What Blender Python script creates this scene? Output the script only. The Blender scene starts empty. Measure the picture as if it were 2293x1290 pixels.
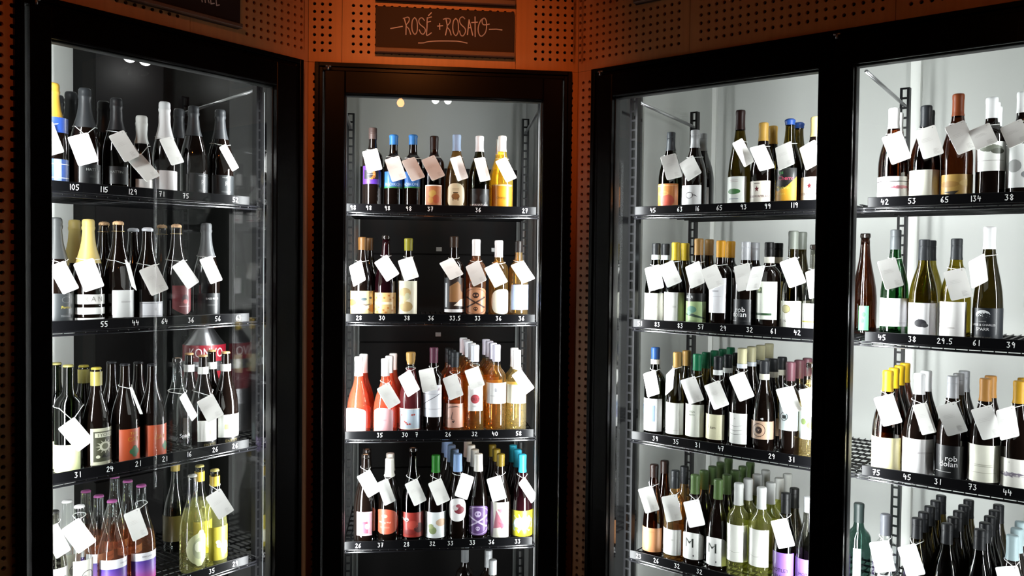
import bpy, math, random
from mathutils import Matrix, Vector
random.seed(4)
C = bpy.context.scene.collection
SC = bpy.context.scene
CAMZ = 1.5
# ------------------------------------------------------------------ camera, world, exposure
cam = bpy.data.objects.new('camera', bpy.data.cameras.new('camera')); C.objects.link(cam); SC.camera = cam
cam.data.sensor_width = 36.0; cam.data.lens = 36.0 * 1879.4 / 2293.0
cam.data.clip_start = 0.02
PITCH, ROLL = 0.026278, 0.011201
fw = Vector((0, math.cos(PITCH), -math.sin(PITCH))); up = Vector((0, math.sin(PITCH), math.cos(PITCH))); rt = Vector((1, 0, 0))
rt2 = rt * math.cos(ROLL) + up * math.sin(ROLL); up2 = up * math.cos(ROLL) - rt * math.sin(ROLL)
M = Matrix((rt2, up2, -fw)).transposed().to_4x4(); M.translation = (0, 0, CAMZ); cam.matrix_world = M
world = bpy.data.worlds.new('world'); SC.world = world; world.use_nodes = True
world.node_tree.nodes['Background'].inputs[0].default_value = (0.02, 0.008, 0.004, 1)
world.node_tree.nodes['Background'].inputs[1].default_value = 0.3
SC.view_settings.view_transform = 'Standard'; SC.view_settings.look = 'None'; SC.view_settings.gamma = 1
SC.view_settings.use_curve_mapping = False; SC.view_settings.exposure = 0.0
SC.cycles.transparent_max_bounces = 40; SC.cycles.max_bounces = 10
SC.cycles.caustics_reflective = False; SC.cycles.caustics_refractive = False
LED_W = 17.0          # watts of each cooler light strip
SPOT = [  # warm shop lamps outside the coolers: location, watts, aim, cone degrees
    ((-0.18, 1.5, 2.62), 46, (-0.22, 2.84, 2.16), 54),
    ((-0.75, 0.9, 2.6), 12, (-1.0, 2.5, 2.15), 75),
    ((0.9, 1.0, 2.6), 4.5, (0.9, 2.5, 2.2), 80),
]
# ------------------------------------------------------------------ the three walls of the corner
FR = {'L': (-0.68608, 2.81, 0.61914, 0.78528), 'M': (-0.68608, 2.81, 0.99308, 0.11748), 'R': (0.22035, 2.91723, 0.78528, -0.61914)}
ANG = {k: math.atan2(v[3], v[2]) for k, v in FR.items()}
def WP(w, u, n, z):       # point from wall coordinates: u along the wall, n into the cooler, z above the camera height
    x, y, dx, dy = FR[w]; return Vector((x + u * dx - n * dy, y + u * dy + n * dx, CAMZ + z))
def hexc(h):
    f = lambda v: v / 12.92 if v <= .04045 else ((v + .055) / 1.055) ** 2.4
    return tuple(f(int(h[i:i + 2], 16) / 255) for i in (0, 2, 4)) + (1,)
MATS = {}
def toned(h):     # keep colours as they look under the bright cooler strips
    c = hexc(h)[:3]; k = .42 + .50 * min(1, max(min(c) / .8, (max(c) - .12) * .45)); return tuple(v * k for v in c)
def pbr(name, col, rough=.5, metal=0, coat=0, spec=.5, emit=0):
    if name in MATS: return MATS[name]
    m = bpy.data.materials.new(name); m.use_nodes = True; b = m.node_tree.nodes['Principled BSDF']
    c = hexc(col) if isinstance(col, str) else tuple(col) + (1,)
    b.inputs['Base Color'].default_value = c; b.inputs['Roughness'].default_value = rough; b.inputs['Metallic'].default_value = metal
    b.inputs['Coat Weight'].default_value = coat; b.inputs['Specular IOR Level'].default_value = spec
    if emit: b.inputs['Emission Color'].default_value = c; b.inputs['Emission Strength'].default_value = emit
    MATS[name] = m; return m
def noisy(m, scale=(40, 40, 3), amt=.25, detail=4):   # procedural variation of the base colour
    nt = m.node_tree; b = nt.nodes['Principled BSDF']; c = b.inputs['Base Color'].default_value[:]
    tc = nt.nodes.new('ShaderNodeTexCoord'); mp = nt.nodes.new('ShaderNodeMapping'); mp.inputs['Scale'].default_value = scale
    ns = nt.nodes.new('ShaderNodeTexNoise'); ns.inputs['Scale'].default_value = 1; ns.inputs['Detail'].default_value = detail
    mx = nt.nodes.new('ShaderNodeMix'); mx.data_type = 'RGBA'
    mx.inputs['A'].default_value = tuple(v * (1 - amt) for v in c[:3]) + (1,); mx.inputs['B'].default_value = tuple(min(1, v * (1 + amt)) for v in c[:3]) + (1,)
    nt.links.new(tc.outputs['Object'], mp.inputs[0]); nt.links.new(mp.outputs[0], ns.inputs['Vector'])
    nt.links.new(ns.outputs['Fac'], mx.inputs['Factor']); nt.links.new(mx.outputs['Result'], b.inputs['Base Color']); return m
def glassy(name, tint, body=None, amount=.0, ior=1.5, rough=.015):
    """see-through shell: Fresnel reflection over tinted transparency, with a little coloured scatter"""
    if name in MATS: return MATS[name]
    m = bpy.data.materials.new(name); m.use_nodes = True; nt = m.node_tree; nt.nodes.clear()
    out = nt.nodes.new('ShaderNodeOutputMaterial'); tr = nt.nodes.new('ShaderNodeBsdfTransparent'); gl = nt.nodes.new('ShaderNodeBsdfGlossy')
    tr.inputs[0].default_value = tuple(tint) + (1,); gl.inputs['Roughness'].default_value = rough; gl.inputs[0].default_value = (1, 1, 1, 1)
    fr = nt.nodes.new('ShaderNodeFresnel'); geo = nt.nodes.new('ShaderNodeNewGeometry'); mr = nt.nodes.new('ShaderNodeMapRange')
    mr.inputs['To Min'].default_value = ior; mr.inputs['To Max'].default_value = 1 / ior
    nt.links.new(geo.outputs['Backfacing'], mr.inputs['Value']); nt.links.new(mr.outputs[0], fr.inputs['IOR'])
    mx = nt.nodes.new('ShaderNodeMixShader'); nt.links.new(fr.outputs[0], mx.inputs[0]); last = tr.outputs[0]
    if amount:
        df = nt.nodes.new('ShaderNodeBsdfDiffuse'); df.inputs[0].default_value = tuple(body or tint) + (1,)
        m2 = nt.nodes.new('ShaderNodeMixShader'); m2.inputs[0].default_value = amount
        nt.links.new(tr.outputs[0], m2.inputs[1]); nt.links.new(df.outputs[0], m2.inputs[2]); last = m2.outputs[0]
    nt.links.new(last, mx.inputs[1]); nt.links.new(gl.outputs[0], mx.inputs[2]); nt.links.new(mx.outputs[0], out.inputs[0])
    MATS[name] = m; return m
# materials
wood = noisy(pbr('plywood', (.52, .21, .07), .42), (55, 55, 2.2), .22, 6)
dark_void = pbr('black_backing', (.006, .004, .003), .9)
fblack = noisy(pbr('black_anodised_frame', (.0030, .0020, .0018), .26, 0, 0, .08), (6, 6, 1), .15)
jambd = pbr('glossy_black_jamb_lining', (.006, .006, .0065), .1, 0, 0, .35)
gasket = pbr('rubber_gasket', (.008, .008, .008), .6)
steel = pbr('brushed_steel', (.45, .45, .46), .32, 1)
greyal = noisy(pbr('grey_aluminium_profile', (.22, .22, .22), .4, .3), (3, 3, 1), .1)
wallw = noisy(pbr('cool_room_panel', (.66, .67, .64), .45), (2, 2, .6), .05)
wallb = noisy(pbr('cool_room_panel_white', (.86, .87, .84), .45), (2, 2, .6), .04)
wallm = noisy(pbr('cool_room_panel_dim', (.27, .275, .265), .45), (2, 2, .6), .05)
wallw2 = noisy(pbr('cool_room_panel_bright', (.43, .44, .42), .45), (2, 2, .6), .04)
wire = pbr('black_coated_wire', (.003, .003, .0033), .35, 0, 0, .16)
wirerail = pbr('glossy_shelf_rail', (.006, .006, .007), .16, 0, 0, .6)
stripm = pbr('black_ticket_strip', (.003, .003, .0035), .3, 0, 0, .12)
paintw = pbr('white_paint_marker', (.9, .9, .88), .6)
chalk = pbr('white_chalk', (.72, .62, .58), .8)
board = noisy(pbr('blackboard', (.030, .015, .011), .55, 0, 0, .2), (9, 9, 9), .25)
ledge = noisy(pbr('dark_wood_ledge', (.16, .075, .04), .5), (3, 3, 40), .2)
cardm = noisy(pbr('white_card', (.88, .875, .84), .35, 0, 0, .3), (25, 25, 25), .03)
cardprint = pbr('faint_grey_print', (.68, .67, .64), .7)
cordm = pbr('white_elastic_cord', (.75, .75, .72), .7)
charc = noisy(pbr('charcoal_laminate', (.005, .0045, .0045), .7, 0, 0, .1), (2, 2, 2), .25)
greyd = noisy(pbr('dim_grey_panel', (.009, .0095, .009), .5, 0, 0, .12), (2, 2, 2), .2)
corkm = noisy(pbr('cork', (.55, .34, .18), .8), (300, 300, 300), .2)
wirec = pbr('gold_wire_cage', (.6, .42, .2), .3, 1)
led = pbr('led_diffuser', (.95, .98, 1.0), .5, emit=2.2)
bulbm = pbr('warm_bulb', (1.0, .40, .12), .5, emit=48)
lampw = pbr('lit_white_dome', (1, 1, .98), .5, emit=2.2)
floorm = noisy(pbr('dark_timber_floor', (.05, .03, .02), .4), (3, 30, 3), .3)
ceilm = pbr('dark_ceiling', (.03, .02, .015), .8)
shopw = noisy(pbr('dark_shop_wall', (.05, .03, .02), .7), (3, 3, 3), .3)
doorglass = glassy('door_glass', (.965, .975, .97), ior=1.30, rough=.0)
GL = {'dark': pbr('dark_bottle_glass', (.004, .0022, .0016), .045, 0, 0, .6), 'red': pbr('deep_red_wine_glass', (.007, .0012, .002), .045, 0, 0, .6),
      'greendark': glassy('dark_green_glass', (.07, .09, .045)), 'olivedark': glassy('dark_olive_glass', (.17, .14, .05)), 'brown': glassy('brown_glass', (.20, .085, .035)), 'teal': glassy('teal_glass', (.22, .34, .30)),
      'green': glassy('green_glass', (.12, .29, .14)), 'olive': glassy('olive_glass', (.25, .21, .075)), 'yellowolive': glassy('yellow_olive_glass', (.42, .37, .10)),
      'amber': glassy('amber_wine', (.66, .44, .18), amount=.06), 'gold': glassy('golden_wine', (.88, .62, .28), (.85, .5, .15), .05), 'cleargold': glassy('pale_gold_wine', (.93, .83, .55), (.9, .75, .4), .05),
      'yellow': glassy('yellow_wine', (.93, .76, .22), (.9, .65, .1), .1), 'orange': glassy('orange_wine', (.78, .40, .17), (.7, .3, .1), .06),
      'rose': glassy('rose_wine', (.88, .31, .17), (.9, .28, .14), .14), 'rosebrown': glassy('copper_wine', (.62, .33, .18), (.5, .22, .1), .12),
      'clear': glassy('clear_glass', (.93, .95, .94)), 'cleardark': glassy('smoky_clear_glass', (.42, .42, .38)), 'clearred': pbr('dark_rose_wine', (.07, .012, .014), .05, 0, 0, .6),
      'clearrose': glassy('salmon_wine', (.72, .45, .31), (.7, .32, .18), .07), 'paleyellow': glassy('pale_yellow_wine', (.93, .93, .66), (.8, .8, .35), .07), 'greengold': glassy('green_gold_wine', (.70, .72, .36), (.5, .5, .15), .10)}
# ------------------------------------------------------------------ mesh helpers
class MB:
    def __init__(s): s.v = []; s.f = []; s.m = []; s.sm = []
    def add(s, v, f, mi=0, smooth=False):
        o = len(s.v); s.v += [tuple(p) for p in v]; s.f += [tuple(i + o for i in q) for q in f]; s.m += [mi] * len(f); s.sm += [smooth] * len(f); return s
    def box(s, a, b, mi=0):
        x0, y0, z0 = a; x1, y1, z1 = b
        v = [(x0, y0, z0), (x1, y0, z0), (x1, y1, z0), (x0, y1, z0), (x0, y0, z1), (x1, y0, z1), (x1, y1, z1), (x0, y1, z1)]
        return s.add(v, [(0, 3, 2, 1), (4, 5, 6, 7), (0, 1, 5, 4), (1, 2, 6, 5), (2, 3, 7, 6), (3, 0, 4, 7)], mi)
    def bbox(s, a, b, c=.002, mi=0):      # box with chamfered vertical and front edges
        x0, y0, z0 = a; x1, y1, z1 = b
        ring = lambda k, y: [(x0 + k, y, z0 + k), (x1 - k, y, z0 + k), (x1 - k, y, z1 - k), (x0 + k, y, z1 - k)]
        v = ring(c, y0) + ring(0, y0 + c) + ring(0, y1)
        f = [(0, 1, 2, 3)] + [(4 * r + i, 4 * r + 4 + i, 4 * r + 4 + (i + 1) % 4, 4 * r + (i + 1) % 4) for r in (0, 1) for i in range(4)] + [(11, 10, 9, 8)]
        return s.add(v, f, mi)
    def tube(s, pts, r, seg=6, closed=False, mi=0, caps=True):
        n = len(pts); P = [Vector(p) for p in pts]; v = []; last = None
        for i in range(n):
            t = (P[(i + 1) % n] - P[i - 1]) if closed else (P[min(i + 1, n - 1)] - P[max(i - 1, 0)])
            t.normalize(); a = Vector((0, 0, 1)) if abs(t.z) < .9 else Vector((1, 0, 0))
            if last is not None:
                e = last - t * last.dot(t)
                e = e.normalized() if e.length > 1e-6 else t.cross(a).normalized()
            else: e = t.cross(a).normalized()
            last = e; g = t.cross(e); rr = r[i] if isinstance(r, (list, tuple)) else r
            v += [P[i] + (e * math.cos(k * 2 * math.pi / seg) + g * math.sin(k * 2 * math.pi / seg)) * rr for k in range(seg)]
        f = []
        for i in range(n if closed else n - 1):
            j = (i + 1) % n
            f += [(i * seg + k, i * seg + (k + 1) % seg, j * seg + (k + 1) % seg, j * seg + k) for k in range(seg)]
        if not closed and caps: f += [tuple(range(seg - 1, -1, -1)), tuple((n - 1) * seg + k for k in range(seg))]
        return s.add(v, f, mi, True)
    def lathe(s, prof, seg=22, mi=None, smooth=True):    # prof: (r, z); r = 0 closes
        o = 0; v = []; rings = []
        for r, z in prof:
            if r < 1e-6: rings.append([len(v)]); v.append((0, 0, z))
            else: rings.append(list(range(len(v), len(v) + seg))); v += [(r * math.cos(k * 2 * math.pi / seg), r * math.sin(k * 2 * math.pi / seg), z) for k in range(seg)]
        for i in range(len(rings) - 1):
            a, b = rings[i], rings[i + 1]; mm = mi(prof[i][1], prof[i + 1][1]) if callable(mi) else (mi or 0)
            if len(a) == 1: s_f = [(a[0], b[(k + 1) % seg], b[k]) for k in range(seg)]
            elif len(b) == 1: s_f = [(a[k], a[(k + 1) % seg], b[0]) for k in range(seg)]
            else: s_f = [(a[k], a[(k + 1) % seg], b[(k + 1) % seg], b[k]) for k in range(seg)]
            base = len(s.f); s.f += [tuple(q + len(s.v) for q in t) for t in s_f]; s.m += [mm] * len(s_f); s.sm += [smooth] * len(s_f)
        s.v += v; return s
    def mesh(s, name, mats):
        me = bpy.data.meshes.new(name); me.from_pydata(s.v, [], s.f)
        for m in (mats if isinstance(mats, (list, tuple)) else [mats]): me.materials.append(m)
        me.polygons.foreach_set('material_index', s.m); me.polygons.foreach_set('use_smooth', s.sm); me.update(); return me
def link(name, me, parent=None, mat4=None):
    o = bpy.data.objects.new(name, me); C.objects.link(o)
    if parent is not None: o.parent = parent
    if mat4 is not None: o.matrix_basis = mat4
    return o
def tag(o, label=None, cat=None, group=None, kind=None):
    if label: o['label'] = label
    if cat: o['category'] = cat
    if group: o['group'] = group
    if kind: o['kind'] = kind
    return o
def root(name, loc, rot=0):
    o = bpy.data.objects.new(name, None); C.objects.link(o); o.location = loc; o.rotation_euler = (0, 0, rot); o.empty_display_size = .05; return o
def wroot(name, w, z=-CAMZ): return root(name, WP(w, 0, 0, z), ANG[w])   # children use (u, n, height above floor)
# ------------------------------------------------------------------ walls of perforated plywood
PT = .0255; HR = .0057; TH = .012; ZT = .6706 + CAMZ; ZTOP = 2.72
def perf_panel(u0, u1, z0, z1, us, zs, n=0.0):
    """flat sheet with real round holes at us x zs; blank strips elsewhere"""
    mb = MB(); ue = [u0]
    us = [u for u in us if u - PT / 2 > u0 - PT and u + PT / 2 < u1 + PT]; zs = [z for z in zs if z - PT / 2 >= z0 - 1e-6 and z + PT / 2 <= z1 + 1e-6]
    cu0, cu1 = (max(u0, us[0] - PT / 2), min(u1, us[-1] + PT / 2)) if us else (u0, u0)
    cz0, cz1 = (zs[0] - PT / 2, zs[-1] + PT / 2) if zs else (z0, z0)
    if not us or not zs: mb.box((u0, n, z0), (u1, n + TH, z1)); return mb
    def q(a, b, c, d):
        if b - a > 1e-5 and d - c > 1e-5: mb.box((a, n, c), (b, n + TH, d))
    q(u0, cu0, z0, z1); q(cu1, u1, z0, z1); q(cu0, cu1, z0, cz0); q(cu0, cu1, cz1, z1)
    # rectangles between hole cells (gap columns) and the cells
    for i, u in enumerate(us):
        a, b = max(u0, u - PT / 2), min(u1, u + PT / 2)
        if i and a - (us[i - 1] + PT / 2) > 1e-4: q(us[i - 1] + PT / 2, a, cz0, cz1)
        if not (a <= u - HR and b >= u + HR): q(a, b, cz0, cz1); continue
        for z in zs:
            c, d = z - PT / 2, z + PT / 2
            sq = [(b, z), (b, d), (u, d), (a, d), (a, z), (a, c), (u, c), (b, c)]
            hl = [(u + HR * math.cos(k * math.pi / 4), z + HR * math.sin(k * math.pi / 4)) for k in range(8)]
            v = [(p[0], n, p[1]) for p in sq] + [(p[0], n, p[1]) for p in hl] + [(p[0], n + TH, p[1]) for p in hl]
            f = [(k, 8 + k, 8 + (k + 1) % 8, (k + 1) % 8) for k in range(8)] + [(8 + k, 16 + k, 16 + (k + 1) % 8, 8 + (k + 1) % 8) for k in range(8)]
            mb.add(v, f)
    return mb
def seq(a, n, step=PT): return sorted(a + step * k for k in range(n)) if step > 0 else sorted(a + step * k for k in range(n))
TOPZ = seq(.711 + CAMZ, 19); SIDEZ = sorted(.632 + CAMZ - PT * k for k in range(82))
walls = {}
def wall(name, w, tops, sides, back):
    r = tag(wroot(name, w), 'orange-lit perforated plywood wall around the glass doors', None, None, 'structure'); walls[w] = r
    for u0, u1, us in tops: link('panel', perf_panel(u0 + .0007, u1 - .0007, ZT + .001, ZTOP, us, TOPZ).mesh('panel', wood), r)
    for u0, u1, us in sides: link('panel', perf_panel(u0 + .0005, u1 - .0005, 0.0, ZT, us, SIDEZ).mesh('panel', wood), r)
    for i, (a, b, c, d) in enumerate(back): link('backing', MB().box((a, TH + .012, c), (b, TH + .02, d)).mesh('backing', dark_void), r)
    return r
ML = [-.002 - .0259 * k for k in range(10)]
wall('wall_middle', 'M', [(.0, .1099, [.0199, .0454, .0709]), (.1099, .694, seq(.1470, 22)), (.694, .9127, seq(.763, 6) + [.9145 - .0075])],
     [(.0, .035, [.0204]), (.878, .9127, [.8903])], [(.0, .9127, ZT - .02, ZTOP), (0, .045, 0, ZT), (.87, .9127, 0, ZT)])
wall('wall_left', 'L', [(-.427, 0, sorted([-.0060] + [-.0279 - .0259 * k for k in range(9)])), (-1.04, -.427, sorted(-.466 - PT * k for k in range(22))), (-1.65, -1.04, sorted(-1.08 - PT * k for k in range(22)))],
     [(-.035, 0, [-.0257, -.0060]), (-1.65, -.895, sorted(-.9070 - .0245 * k for k in range(8)))], [(-1.65, 0, ZT - .02, ZTOP), (-.045, 0, 0, ZT), (-1.65, -.89, 0, ZT)])
wall('wall_right', 'R', [(0, .419, sorted([.0065] + [.0237 + PT * k - .0005 * 0 for k in range(15)])), (.419, 1.026, seq(.4569, 22)), (1.026, 2.35, seq(1.064, 22) + seq(1.7, 22))],
     [(0, .066, [.0215, .0470]), (1.70, 2.35, seq(1.722, 22))], [(0, 2.35, ZT - .02, ZTOP), (0, .075, 0, ZT), (1.69, 2.35, 0, ZT)])
# ------------------------------------------------------------------ blackboard signs
def ribbon(mb, pts, wd, n):
    for a, b in zip(pts, pts[1:]):
        d = Vector((b[0] - a[0], b[1] - a[1])); L = d.length
        if L < 1e-6: continue
        d /= L; p = Vector((-d.y, d.x)) * wd / 2; a2 = Vector(a) - d * wd * .3; b2 = Vector(b) + d * wd * .3
        q = [a2 + p, a2 - p, b2 - p, b2 + p]; mb.add([(t.x, n, t.y) for t in q], [(0, 1, 2, 3)])
def smooth(pts, n=4):
    if len(pts) < 5: return pts
    o_ = []
    for i in range(len(pts) - 1):
        p0, p1, p2, p3 = pts[max(0, i - 1)], pts[i], pts[i + 1], pts[min(len(pts) - 1, i + 2)]
        for k in range(n):
            t = k / n; o_.append(tuple(.5 * (2 * b + (c - a) * t + (2 * a - 5 * b + 4 * c - d) * t * t + (3 * b - a - 3 * c + d) * t ** 3) for a, b, c, d in zip(p0, p1, p2, p3)))
    return o_ + [pts[-1]]
def sign(w, u0, u1, z0, z1, label, strokes=None, led_h=.016):
    r = tag(wroot('blackboard_sign', w), label, 'sign', None)
    link('board', MB().bbox((u0, -.016, z0 + CAMZ), (u1, -.001, z1 + CAMZ), .001).mesh('board', board), r)
    link('ledge', MB().bbox((u0, -.030, z0 + CAMZ), (u1, -.0165, z0 + led_h + CAMZ), .002).mesh('ledge', ledge), r)
    if strokes:
        mb = MB()
        for s_ in strokes: ribbon(mb, smooth([(a, b + CAMZ) for a, b in s_]), .0034, -.0175)
        link('chalk_lettering', mb.mesh('chalk_lettering', chalk), r)
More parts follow.
